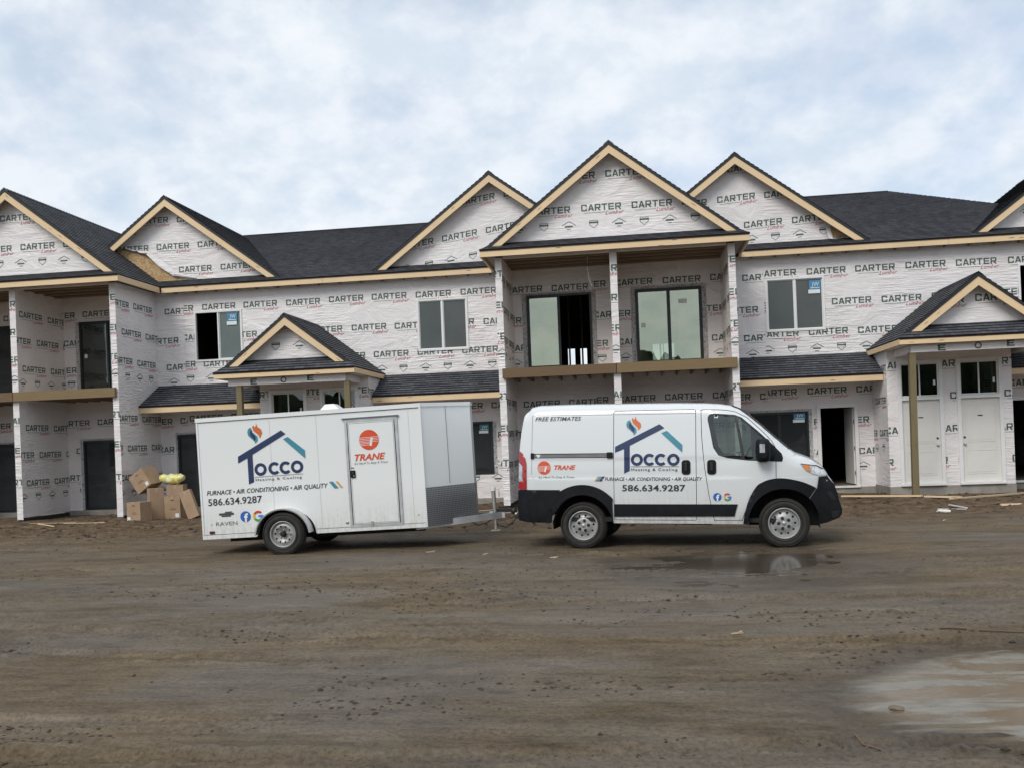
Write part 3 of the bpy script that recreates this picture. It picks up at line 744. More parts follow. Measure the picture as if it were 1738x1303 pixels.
def main_segment(a, b, hs, r_up, r_lo, seam=None, ph2=0.0, dz=0.0):
    """wall bay; `seam` splits it into two overlapping sheets whose print does not line up"""
    w = Wall('main_wall', (0, YM, 0), (1, 0, 0), [(a, .14), (b, .14), (b, 6.34), (a, 6.34)], hs, BLD)
    blk = [grow(h, .12, .12, .06, 0.0) for h in hs if h in PU + PLo + LW]
    parts = [(a - 1, b + 1, r_up, r_lo, 0.0)] if seam is None else [(a - 1, seam, ph2, ph2 + .35, dz), (seam, b + 1, r_up, r_lo, 0.0)]
    for xa, xb, u, l, d in parts:
        bl = blk + [(-99, -9, xa, 19), (xb, -9, 99, 19)]
        w.rows([(5.76 + d, u), (4.93 + d, u + .63), (4.155 + d, u)], [(3.83 + d, u + .2)], 0, bl)
        w.rows([(2.605 + d, l), (1.80 + d, l + .55), (1.0 + d, l)], [(0.69 + d, l + .1)], 0, bl)
    w.done()
    if seam is not None:
        lap = MB()
        for q in minus_rects([(seam - .012, .14), (seam, .14), (seam, 6.3), (seam - .012, 6.3)], hs + blk): lap.poly([w.at(p, .007) for p in q])
        for q in minus_rects([(seam - .012, .14), (seam - .011, .14), (seam - .011, 6.3), (seam - .012, 6.3)], hs + blk): lap.poly([w.at((q[0][0], q[0][1]), .0), w.at((q[0][0], q[0][1]), .007), w.at((q[0][0], max(p[1] for p in q)), .007), w.at((q[0][0], max(p[1] for p in q)), .0)])
        lap.build('sheet_lap', WRAP, w.ob)
def inr(h, a, b): return a - .01 <= h[0] and h[2] <= b + .01
for a, b, pu, pl, sm, p2, dz in ((X0, -19.55, .2, .3, None, 0, 0), (-19.55, -13.55, -17.1, -16.75, None, 0, 0), (-13.55, -3.36, -12.167, -11.4, -12.72, -13.30, -.07), (-3.36, 2.64, -.35, -.40, -.98, -2.079, -.03), (2.64, X1, 4.665, 3.318, 3.56, 3.008, -.08)):
    main_segment(a, b, [h for h in holes if inr(h, a, b)], pu, pl, sm, p2, dz)

# dark rooms behind the openings
def rooms():
    mb = MB()
    rear = [(-2.52, 4.60, -2.24, 5.28), (-2.02, 4.60, -1.76, 5.27), (.86, 4.60, 1.26, 5.30), (1.30, 4.60, 1.70, 5.30)]
    for q in minus_rects([(X0, -.2), (X1, -.2), (X1, 6.3), (X0, 6.3)], rear): mb.poly([(p[0], YB, p[1]) for p in q])
    mb.build('rear_wall', INTERIOR, BLD)
    for z, nme in ((0.12, 'ground_floor'), (3.35, 'upper_floor'), (6.2, 'upper_ceiling')):
        MB().box(((X0 + X1) / 2, (YM + YB) / 2 + .08, z), (X1 - X0, YB - YM - .2, .1)).build(nme, INTERIOR, BLD)
    for x in (X0, X1):
        MB().box((x, (YM + YB) / 2, 3.1), (.12, YB - YM - .01, 6.5)).build('end_wall', WRAP, BLD)
    for x in (-13.6, -9.0, -3.4, 2.7, 7.3):
        MB().box((x, (YM + YB) / 2 + .1, 3.1), (.15, YB - YM - .3, 6.1)).build('party_wall', INTERIOR, BLD)
    # studs that show in the open doorways
    for x in (-1.9, -1.5, -.9, .35, .9, 1.5, 4.9, 5.25, 5.5):
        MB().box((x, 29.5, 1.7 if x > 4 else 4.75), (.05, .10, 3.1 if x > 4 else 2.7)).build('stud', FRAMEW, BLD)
rooms()
# windows and patio doors
window_unit(*W1, YM, VINYL, (None, FILM_G), sticker=(-11.42, 5.40, .30, .24, STICKER_B))
window_unit(*W2, YM, VINYL, (FILM, FILM))
window_unit(*W3, YM, VINYL, (FILM, FILM), sticker=(4.72, 5.36, .30, .24, STICKER_B))
window_unit(*W4, YM, VINYL, (None, FILM))
for i, r in enumerate(PU):
    foil(*r, YM, 'LRT' if i > 1 else 'L', .12)
    window_unit(*r, YM, BLACKFRAME, {0: (DARKFILM, DARKFILM), 1: (GLASS, GLASS), 2: (LOWE, None), 3: (LOWE, LOWE)}[i], kind='patio_door', w=.06)
for i, r in enumerate(PLo):
    foil(*r, YM, 'LT', .09)
    window_unit(*r, YM, BLACKFRAME, (DARKFILM, DARKFILM) if i < 2 else (GLASS, GLASS), kind='patio_door', w=.06, slide=.64 if i == 1 else .5)
foil(*LW[0], YM, 'LT', .06); window_unit(*LW[0], YM, BLACKFRAME, (DARKFILM, DARKFILM), kind='patio_door', w=.06)
foil(*LW[1], YM, 'LR', .09); window_unit(*LW[1], YM, BLACKFRAME, (DARKFILM, DARKFILM), w=.05, sticker=(-4.23, 2.0, .26, .17, STICKER_T))
foil(*LW[2], YM, 'RT', .09); window_unit(*LW[2], YM, BLACKFRAME, (DARKFILM, DARKFILM), w=.05, sticker=(4.20, 1.96, .30, .18, STICKER_B))
# small paper labels on panes
for x, z, w_, h_ in ((.36, 4.66, .12, .11), (1.42, 5.26, .22, .10), (-15.78, 4.62, .09, .11)):
    MB().box((x, YM - .012, z), (w_, .003, h_)).build('pane_label', STICKER_W, BLD)
# meeting rails / handles of patio doors
for x in (-1.93, .22):
    MB().box((x, YM - .03, 4.62), (.03, .03, .20)).build('patio_handle', BLACKM, BLD)

# open entrance doorway with the door swung in
def door_frame(x0, z0, x1, z1, y, w=.09):
    f = MB()
    f.box((x0 - w / 2 + .02, y - .02, (z0 + z1) / 2), (w, .07, z1 - z0)); f.box((x1 + w / 2 - .02, y - .02, (z0 + z1) / 2), (w, .07, z1 - z0))
    f.box(((x0 + x1) / 2, y - .021, z1 + w / 2 - .02), (x1 - x0 + 2 * w - .04, .07, w)); f.box(((x0 + x1) / 2, y - .03, z0 - .02), (x1 - x0 + 2 * w - .04, .10, .05))
    return f.build('door_frame', VINYL, BLD)
def panel_door(w, h, knob_right=True, lite=False):
    """raised two-panel slab, hinge at local x=0, front at -y"""
    d = MB(); d.box((w / 2, 0, h / 2), (w, .042, h))
    s = MB(); t = .10
    for z0, z1 in ((.20, .78), (.98, h - .15)):
        for a in ((t, z0, w - t, z0 + .012), (t, z1 - .012, w - t, z1), (t, z0 + .012, t + .012, z1 - .012), (w - t - .012, z0 + .012, w - t, z1 - .012)):
            s.box(((a[0] + a[2]) / 2, -.024, (a[1] + a[3]) / 2), (a[2] - a[0], .008, a[3] - a[1]))
        s.box((w / 2, -.0235, (z0 + z1) / 2), (w - 2 * t - .09, .007, z1 - z0 - .09))
    return d, s
def hang_door(x, y, z, w, h, ang=0, knob='R', viewer=False):
    d, s = panel_door(w, h); M = Matrix.Translation((x, y, z)) @ Matrix.Rotation(ang, 4, 'Z')
    o = d.build('door', DOORW, BLD); o.matrix_basis = M
    s.build('raised_panel', DOORW, o)
    kx = w - .075 if knob == 'R' else .075
    k = MB(); k.lathe([(.0, -.075), (.022, -.072), (.03, -.058), (.022, -.04), (.012, -.035), (.03, -.028), (.03, -.021)], 14, c=(kx, 0, .93)); k.build('door_knob', BRASS, o)
    k = MB(); k.lathe([(0, -.035), (.026, -.033), (.028, -.021)], 14, c=(kx, 0, 1.10)); k.build('deadbolt', BLACKM, o)
    if viewer: MB().box((w * .5, -.024, 1.62), (.12, .006, .028)).build('door_sticker', BLACKM, o)
    return o
door_frame(*OD, YM)
hd = hang_door(5.745, YM + .12, .20, .88, 2.02, R(92), 'R')
for z in (.5, 1.15, 1.85): MB().box((5.745, YM + .07, z), (.02, .03, .10)).build('hinge', BLACKM, BLD)
door_frame(*OD2, YM)

# foundation
def foundation():
    mb = MB(); mb.box(((X0 + X1) / 2, YM + .07, -.16), (X1 - X0, .20, .60)); mb.build('foundation', CONCRETE, BLD)
    for cx in WX:
        for s in (-1, 1): MB().box((cx + s * 2.9, (YW + YM) / 2 + .02, -.16), (.17, YM - YW - .02, .46)).build('wing_footing', DAMPBLACK, BLD)
        MB().box((cx, (YW + YM) / 2 + .02, -.16), (.165, YM - YW - .02, .50)).build('wing_footing', DAMPBLACK, BLD)
    for a, b in ((-9.95, -6.93), (6.23, 9.15)):
        MB().box(((a + b) / 2, (YP + YM) / 2 + .02, -.06), (b - a + .02, YM - YP + .06, .50)).build('porch_foundation', CONCRETE, BLD)
foundation()

# ---- gable roofs
def ridge_cap(mb, cx, y0, y1, z, pitch, w=.14):
    """bent cap shingles along a ridge that runs in y"""
    n = max(1, round((y1 - y0) / .14)); c = 1 / math.sqrt(1 + pitch * pitch)
    for k in range(n):
        a, b = y0 + (y1 - y0) * k / n, y0 + (y1 - y0) * (k + 1) / n; h0, h1 = .024, .010
        for s in (-1, 1):
            e = (cx + s * w * c, -w * c * pitch)
            P = [(cx, a, z + h0), (cx, b, z + h1), (e[0], b, z + e[1] + h1), (e[0], a, z + e[1] + h0)]
            mb.add(P, [(0, 1, 2, 3)], 0, [[(a, .01), (b, .01), (b, .13), (a, .13)]])
            mb.add([P[0], P[3], (e[0], a, z + e[1] - .01), (cx, a, z - .01)], [(0, 1, 2, 3)], 0, [[(a, .01)] * 4])
def gable_roof(cx, half, yf, yr, yg, yb, ze, pitch, pent, rows, icons, slope=0.0, side_to=None, front=True, fascia_h=.155, x_clip=None):
    """cx centre, half = half width at the eaves, yf fascia plane, yr rake plane, yg gable wall, yb back end, ze fascia top"""
    za = ze - .02 + pitch * half                                # ridge
    zr = ze + pent * (yr - yf); hr = (za - zr) / pitch          # rake foot
    zg = ze + pent * (yg - yf); hg = (za - zg) / pitch - .02    # gable wall foot
    root = MB()
    # ridge cap is the roof's own mesh; planes, decks and boards hang below it
    ridge_cap(root, cx, yr - .035, yb, za + .010, pitch)
    roof = root.build('gable_roof', SHINGLE, BLD)
    for s in (-1, 1):
        ex = cx + s * half
        if front: P = [(ex, yf - .03, ze - .02), (ex, yb, ze - .02), (cx, yb, za), (cx, yr - .03, za), (cx + s * hr, yr - .03, zr)]
        else: P = [(cx + s * hr, yr - .03, zr), (cx + s * hr, yb, zr), (cx, yb, za), (cx, yr - .03, za)]
        if s < 0: P = [P[1], P[0]] + P[:1:-1]
        roof_plane(P, roof)
    if front:
        roof_plane([(cx - half, yf - .03, ze - .02), (cx + half, yf - .03, ze - .02), (cx + hg + .06, yg + .02, zg), (cx - hg - .06, yg + .02, zg)], roof)
        MB().box((cx, yf + .02, ze - .035 - fascia_h / 2), (2 * half - .01, .04, fascia_h)).build('fascia_board', PINE, roof)
        if side_to:
            for s in (-1, 1):
                MB().box((cx + s * (half - .022), (yf + side_to) / 2 + .021, ze - .037 - fascia_h / 2), (.04, side_to - yf - .045, fascia_h)).build('fascia_board', PINE, roof)
    # rake boards
    for s in (-1, 1):
        a = Vector((cx + s * (hr - .10), yr, zr + .02)); b = Vector((cx, yr, za - .055))
        drop = .115; c, q = math.cos(math.atan(pitch)), math.sin(math.atan(pitch))
        mb = MB(); w = .158
        # parallelogram with plumb cut at the ridge and level cut at the foot
        top0 = (cx + s * (hr - .03), zr - .045); top1 = (cx, za - .088)
        vw = w / c
        low1 = (cx, za - .088 - vw); t = (low1[1] - top0[1]) / (top1[1] - top0[1]) if top1[1] != top0[1] else 0
        low0 = (cx + s * (hr - .03 - vw / pitch), top0[1])
        q4 = [top0, top1, low1, low0]
        F = [(p[0], yr - .02, p[1]) for p in q4]; B = [(p[0], yr + .02, p[1]) for p in q4]
        ln = math.hypot(top1[0] - top0[0], top1[1] - top0[1]); ru = rng.random() * 8
        uvf = [(ru, .185), (ru + ln, .185), (ru + ln - .1, 0), (ru + .2, 0)]
        mb.add(F + B, [(0, 1, 2, 3), (7, 6, 5, 4), (0, 4, 5, 1), (1, 5, 6, 2), (2, 6, 7, 3), (3, 7, 4, 0)], 0, [uvf, uvf[::-1]] + [uvf] * 4)
        mb.build('rake_board', PINE, roof)
        de = MB(); dz = .062; e4 = [(cx + s * hr, zr - .02), (cx, za - .022), (cx, za - .022 - dz), (cx + s * hr, zr - .02 - dz)]
        de.add([(p[0], yr - .034, p[1]) for p in e4] + [(p[0], yr + .02, p[1]) for p in e4], [(0, 1, 2, 3), (7, 6, 5, 4), (0, 4, 5, 1), (2, 6, 7, 3), (3, 7, 4, 0)]); de.build('rake_edge', DRIP, roof)
        # lookout boards under the overhang
        for k in range(1, 6):
            f_ = k / 6; px = cx + s * (hr - .1) * (1 - f_); pz = zr + (za - zr) * f_ - .09
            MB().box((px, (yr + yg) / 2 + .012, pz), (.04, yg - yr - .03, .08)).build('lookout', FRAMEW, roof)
    w = Wall('gable_wall', (0, yg, 0), (1, 0, 0), [(cx - hg, zg - .02), (cx + hg, zg - .02), (cx, zg - .02 + hg * pitch)], [], BLD)
    w.rows(rows, icons, slope); w.done()
    return roof, w, zg
MAIN_P = 0.43
for i, cx in enumerate(WX):
    gable_roof(cx, 3.29, 23.20, 23.45, 23.76, 31.4, EAVE, .77, MAIN_P, [(8.18, cx - .12 if i else -16.95), (7.36, cx + .5 if i else -16.37)], [(7.03, cx + .18)], side_to=25.40)
FL = [(-13.15, [(8.40, -14.21), (7.62, -13.594), (6.93, -12.935)], [], 0.0), (-3.70, [(8.40, -4.60), (7.50, -5.13)], [(6.95, -4.9)], .13),
      (2.92, [(8.66, 2.75), (7.88, 3.70), (7.12, 3.13)], [(6.82, 3.32)], .05), (12.2, [(8.3, 11.2), (7.5, 10.1)], [(7.1, 10.3)], .0)]
for cx, rows_, ic, slp in FL:
    g = gable_roof(cx, 3.53, 25.40, 25.66, 25.97, 31.4, EAVE, .75, MAIN_P, rows_, ic, slp, front=False)
    if cx == -13.15: GL2 = g
    if cx == 2.92: GL4 = g
# torn corner of the wrap on the left gable: strand board shows, loose flap above it
def torn_corner():
    yg = 25.97 - .012
    outline = [(-14.95, 7.72), (-14.95, 7.20), (-13.75, 6.66), (-12.45, 6.68), (-13.10, 6.80), (-13.50, 7.15), (-13.90, 7.50), (-14.72, 7.74)]
    mb = MB()
    for t in fill(outline): mb.poly([(p[0], yg, p[1]) for p in t])
    mb.build('exposed_sheathing', OSB, GL2[1].ob)
    fl = MB(); top = [(-14.72, 7.74), (-14.2, 7.66), (-13.85, 7.60), (-13.4, 7.28), (-13.0, 6.93), (-12.4, 6.76)]
    bot = [(-14.60, 7.70), (-14.05, 7.50), (-13.86, 7.38), (-13.55, 7.06), (-13.12, 6.76), (-12.5, 6.71)]
    out = [-.01, -.10, -.16, -.13, -.09, -.01]
    for k in range(5):
        a, b, c, d = top[k], top[k + 1], bot[k + 1], bot[k]; m1 = lambda p, q, f: (p[0] + (q[0] - p[0]) * f, p[1] + (q[1] - p[1]) * f)
        mid0, mid1 = m1(a, d, .5), m1(b, c, .5)
        fl.add([(a[0], yg - .012, a[1]), (b[0], yg - .012, b[1]), (mid1[0], yg - .05 + out[k + 1] * .5, mid1[1]), (mid0[0], yg - .05 + out[k] * .5, mid0[1]), (c[0] + .06, yg + out[k + 1] * .6 - .02, c[1] + .05), (d[0] + .06, yg + out[k] * .6 - .02, d[1] + .05)],
               [(0, 1, 2, 3), (3, 2, 4, 5)], 0, smooth=True)
    fl.build('loose_wrap_flap', WRAP, GL2[1].ob)
    sm = MB(); sm.poly([(5.30, 25.958, 6.74), (5.95, 25.958, 6.72), (5.42, 25.958, 7.14)]); sm.build('exposed_sheathing', OSB, GL4[1].ob)
    s2 = MB(); s2.add([(5.18, 25.95, 7.30), (5.30, 25.93, 7.30), (5.42, 25.90, 6.70), (5.55, 25.84, 6.66), (5.30, 25.86, 6.70)], [(0, 4, 2, 1), (2, 4, 3)], 0, smooth=True); s2.build('loose_wrap_flap', WRAP, GL4[1].ob)
torn_corner()
# ---- main roof
def main_roof():
    yr, zr = 32.0, EAVE - .02 + MAIN_P * (32.0 - 25.37)
    MB().beam((X0, yr, zr + .006), (8.45, yr, zr + .006), .022, .16).build('main_roof', SHINGLE, BLD)
    root = bpy.data.objects['main_roof']
    roof_plane([(X0, 25.37, EAVE - .02), (13.4, 25.37, EAVE - .02), (8.5, yr, zr), (X0, yr, zr)], root)
    roof_plane([(13.4, 25.37, EAVE - .02), (13.4, 38.6, EAVE - .02), (8.5, yr, zr)], root)
    roof_plane([(13.4, 38.6, EAVE - .02), (X0, 38.6, EAVE - .02), (X0, yr, zr), (8.5, yr, zr)], root)
    for a, b in ((-13.22, -3.68), (2.96, 13.38)):
        n = 2 if b - a > 9 else 1
        for k in range(n):
            p, q = a + (b - a) * k / n, a + (b - a) * (k + 1) / n
            MB().box(((p + q) / 2, 25.42, EAVE - .113), (q - p - .006, .04, .155)).build('fascia_board', PINE, root)
        x = a + .3
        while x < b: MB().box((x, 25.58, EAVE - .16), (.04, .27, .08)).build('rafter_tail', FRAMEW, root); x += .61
main_roof()
# ---- wings: side walls, posts, balcony, ceiling
def wing(cx, i):
    xi, xo = 2.80, 2.97
    for s in (-1, 1):
        a, b = (cx + s * xi, cx + s * xo) if s > 0 else (cx - xo, cx - xi)
        f = Wall('wing_post_face', (0, YW, 0), (1, 0, 0), [(a, .06), (b, .06), (b, 6.30), (a, 6.30)], [], BLD)
        f.rows([(5.82, a - .55 - .1 * s), (5.03, a - .72), (4.25, a - .60), (2.72, a - .42), (1.92, a - .7), (1.05, a - .5)], [(3.9, a + .1)], 0); f.done()
        # side faces: outer (away from the porch) and inner
        ln = YM - YW
        for x, u in ((b, (0, 1, 0)), (a, (0, -1, 0))):
            o = (x, YW, 0) if u[1] > 0 else (x, YM, 0)
            w = Wall('wing_side_wall', o, u, [(0, .10), (ln, .10), (ln, 6.32), (0, 6.32)], [], BLD)
            ph = rng.uniform(-.6, .2)
            w.rows([(5.70, ph), (4.93, ph + .6), (4.15, ph + .1), (2.60, ph + .25), (1.80, ph + .7), (1.0, ph + .3)], [(3.83, ph + .2), (.68, ph + .3)]); w.done()
    m = Wall('wing_post_face', (0, YW, 0), (1, 0, 0), [(cx - .088, .06), (cx + .088, .06), (cx + .088, 6.30), (cx - .088, 6.30)], [], BLD)
    m.rows([(5.8, cx - .9), (5.05, cx - .42), (4.3, cx - .85), (2.66, cx - .3), (1.85, cx - .75), (1.0, cx - .5)], [(3.86, cx - .02)], 0); m.done()
    ln = YM - YW
    for x, u in ((cx + .088, (0, 1, 0)), (cx - .088, (0, -1, 0))):
        w = Wall('wing_party_wall', (x, YW, 0) if u[1] > 0 else (x, YM, 0), u, [(0, .12), (ln, .12), (ln, 6.32), (0, 6.32)], [], BLD)
        ph = .15
        w.rows([(5.55, ph), (4.83, ph - .55), (4.08, ph + .06), (2.46, ph + .1), (1.72, ph - .6), (.96, ph + .05)], [(3.78, ph + .05), (.66, ph - .1)]); w.done()
    # balcony: rim boards, joists, deck
    zt = 3.50
    MB().box(((cx - xi - .17 + cx) / 2 + (.05), YW - .06, zt - .12), (xi + .06, .10, .24)).build('balcony_rim_board', TREATED_D, BLD)
    MB().box(((cx + xi + cx) / 2 + .05, YW - .06, zt - .118), (xi + .14, .10, .245)).build('balcony_rim_board', TREATED, BLD)
    for k in range(15):
        x = cx - xi + .1 + k * (2 * xi - .2) / 14
        if abs(x - cx) < .13: continue
        MB().box((x, (YW + YM) / 2 + .05, zt - .14), (.04, YM - YW - .15, .18)).build('balcony_joist', FRAMEW, BLD)
    MB().box((cx, (YW + YM) / 2 + .1, zt - .025), (2 * xi - .01, YM - YW - .22, .03)).build('balcony_deck', OSB, BLD)
    # ceiling of the upper porch with furring strips
    MB().box((cx, (23.26 + YM) / 2, 6.345), (6.4, YM - 23.28, .02)).build('porch_ceiling', FRAMEW, BLD)
    for k in range(4):
        y = 23.95 + k * .45
        MB().box((cx - 1.45, y, 6.30), (2.62, .09, .05)).build('furring_strip', FRAMEW, BLD); MB().box((cx + 1.45, y, 6.30), (2.62, .09, .05)).build('furring_strip', FRAMEW, BLD)
    MB().box((cx, YW + .10, 6.31), (5.55, .14, .05)).build('porch_header', WRAP, BLD)
for i, cx in enumerate(WX): wing(cx, i)
# loose cable hanging from the porch ceiling
cb = MB(); cb.tube([(-1.02, 24.2, 6.30), (-1.03, 24.2, 6.0), (-1.0, 24.2, 5.75), (-.93, 24.2, 5.55)], .012, 6); cb.build('hanging_cable', CABLE, BLD)
# ---- low roofs between wings and porticos
def low_roof(a, b):
    r = MB().box(((a + b) / 2, YM - .03, 3.62), (b - a - .01, .04, .05)).build('low_roof', SHINGLE, BLD)
    roof_plane([(a, 24.55, 3.02), (b, 24.55, 3.02), (b, YM - .01, 3.625), (a, YM - .01, 3.625)], r)
    MB().box(((a + b) / 2, 24.60, 2.915), (b - a, .04, .145)).build('fascia_board', PINE, r)
    MB().box(((a + b) / 2, (24.62 + YM) / 2, 2.86), (b - a - .01, YM - 24.64, .015)).build('soffit', WRAP, r)
for a, b in ((-13.57, -9.96), (-6.92, -3.34), (2.62, 6.22), (9.16, 13.3)): low_roof(a, b)
# ---- porticos with paired entrance doors
def portico(cx, a, b, yf, doors, posts, rows, icons, tpos):
    ze = 3.70
    roof, w, zg = gable_roof(cx, 1.85, yf, yf + .24, yf + .52, YM - .01, ze, .78, .6, rows, icons, side_to=YM - .02, fascia_h=.125)
    # wall holds the two doors and their transoms
    hs = []
    for d in doors: hs += [(d, .24, d + .91, 2.30), (d, 2.38, d + .91, 3.20)]
    pw = Wall('portico_wall', (0, YP, 0), (1, 0, 0), [(a, .19), (b, .19), (b, 3.62), (a, 3.62)], hs, BLD)
    blk = [(d - .09, .1, d + 1.0, 3.29) for d in doors]
    pw.rows([(3.09, tpos), (2.29, tpos + .37), (1.49, tpos + .05), (.72, tpos + .5)], [], 0, blk); pw.done()
    for x, u, o in ((a, (0, -1, 0), (a, YM, 0)), (b, (0, 1, 0), (b, YP, 0))):
        sw = Wall('portico_side_wall', o, u, [(0, .16), (YM - YP, .16), (YM - YP, 3.62), (0, 3.62)], [], BLD)
        sw.rows([(3.05, .75), (2.25, .3), (1.45, .62)], [(1.15, .3)]); sw.done()
    for k, d in enumerate(doors):
        f = MB(); wf = .085
        for x in (d - wf / 2 + .01, d + .91 + wf / 2 - .01): f.box((x, YP - .02, 1.73), (wf, .06, 3.06))
        f.box((d + .455, YP - .021, 3.235), (.91 + 2 * wf - .02, .06, .075)); f.box((d + .455, YP - .022, 2.34), (.90, .06, .075)); f.box((d + .455, YP - .03, .225), (.91 + 2 * wf - .02, .09, .05))
        f.build('door_frame', VINYL, BLD)
        hang_door(d + .004, YP + .035, .252, .902, 2.045, 0, 'R' if k == 0 else 'L', True)
        t = MB()
        for q in ((d + .01, 2.385, d + .90, 2.415), (d + .01, 3.165, d + .90, 3.195), (d + .01, 2.415, d + .04, 3.165), (d + .87, 2.415, d + .90, 3.165), (d + .44, 2.415, d + .47, 3.165)):
            t.box(((q[0] + q[2]) / 2, YP + .03, (q[1] + q[3]) / 2), (q[2] - q[0], .04, q[3] - q[1]))
        tr = t.build('transom_window', VINYL, BLD)
        for p, q in ((d + .04, d + .44), (d + .47, d + .87)): MB().box(((p + q) / 2, YP + .035, 2.79), (q - p, .008, .75)).build('pane', GLASS, tr)
        MB().box((d + .80, YP + .01, 2.72), (.05, .004, .13)).build('pane_label', STICKER_W, tr)
    # header beam, ceiling, posts
    hb = Wall('portico_beam', (0, yf + .20, 0), (1, 0, 0), [(cx - 1.55, 3.36), (cx + 1.55, 3.36), (cx + 1.55, 3.545), (cx - 1.55, 3.545)], [], BLD)
    for k, x in enumerate((-.95, -.15, .55)): hb.put([(0, _r(0, 0, .05, .14)), (0, _r(.05, .11, .17, .14)), (0, _r(.05, 0, .17, .03)), (0, _r(.05, .055, .15, .085))] if k != 1 else [(0, p) for p in ring(.08, .07, .08, .05, 0, 360, 12)], cx + x, 3.37 + k * .015)
    hb.done()
    e = MB(); e.box((cx, yf + .275, 3.45), (3.08, .14, .17)); e.build('portico_header', WRAP, BLD)
    for s in (-1, 1): MB().box((cx + s * 1.48, (yf + .36 + YP) / 2 + .35, 3.45), (.12, YP - yf + .3, .17)).build('portico_header', WRAP, BLD)
    MB().box((cx, (yf + .36 + YM) / 2, 3.555), (3.5, YM - yf - .40, .015)).build('portico_ceiling', WRAP, BLD)
    for px, lean in posts:
        p = MB(); p.beam((px, yf + .275, 3.365), (px + lean, yf + .275, -.05), .14, .14, (0, 1, 0)); p.build('porch_post', POSTW, BLD)
portico(-8.70, -9.95, -6.93, 22.80, (-9.62, -8.20), ((-9.98, .01), (-7.13, .0)), [], [(4.35, -8.44)], -10.3)
portico(7.96, 6.23, 9.15, 22.62, (6.55, 7.935), ((6.45, -.03), (9.30, 0)), [(4.50, 7.98)], [], 6.09)

# ------------------------------------------------------------------ wheels
def disc_mesh(ri, ro, holes, yf, n=56):
    """annulus with round holes; yf(r) gives the dish"""
    V = []; E = []
    def loop(c, r, k):
        o = len(V)
        for i in range(k): V.append(Vector((c[0] + r * math.cos(2 * math.pi * i / k), c[1] + r * math.sin(2 * math.pi * i / k)))); E.append((o + i, o + (i + 1) % k))
    loop((0, 0), ro, n)
    if ri > 0: loop((0, 0), ri, 24)
    for hx, hz, hr in holes: loop((hx, hz), hr, 10)
    for r in np.linspace(ri + .02, ro - .012, 5):
        for i in range(30):
            a = 2 * math.pi * i / 30; p = (r * math.cos(a), r * math.sin(a))
            if all(math.hypot(p[0] - h[0], p[1] - h[1]) > h[2] + .004 for h in holes): V.append(Vector(p))
    res = delaunay_2d_cdt(V, E, [], 0, 1e-6); P, F = res[0], res[2]; out = []
    for f in F:
        c = Vector((0, 0))
        for i in f: c += P[i]
        c /= len(f); r = c.length
        if r > ro or r < ri or any(math.hypot(c[0] - h[0], c[1] - h[1]) < h[2] for h in holes): continue
        out.append(f)
    return [(p[0], yf(p.length), p[1]) for p in P], [list(f) for f in out]
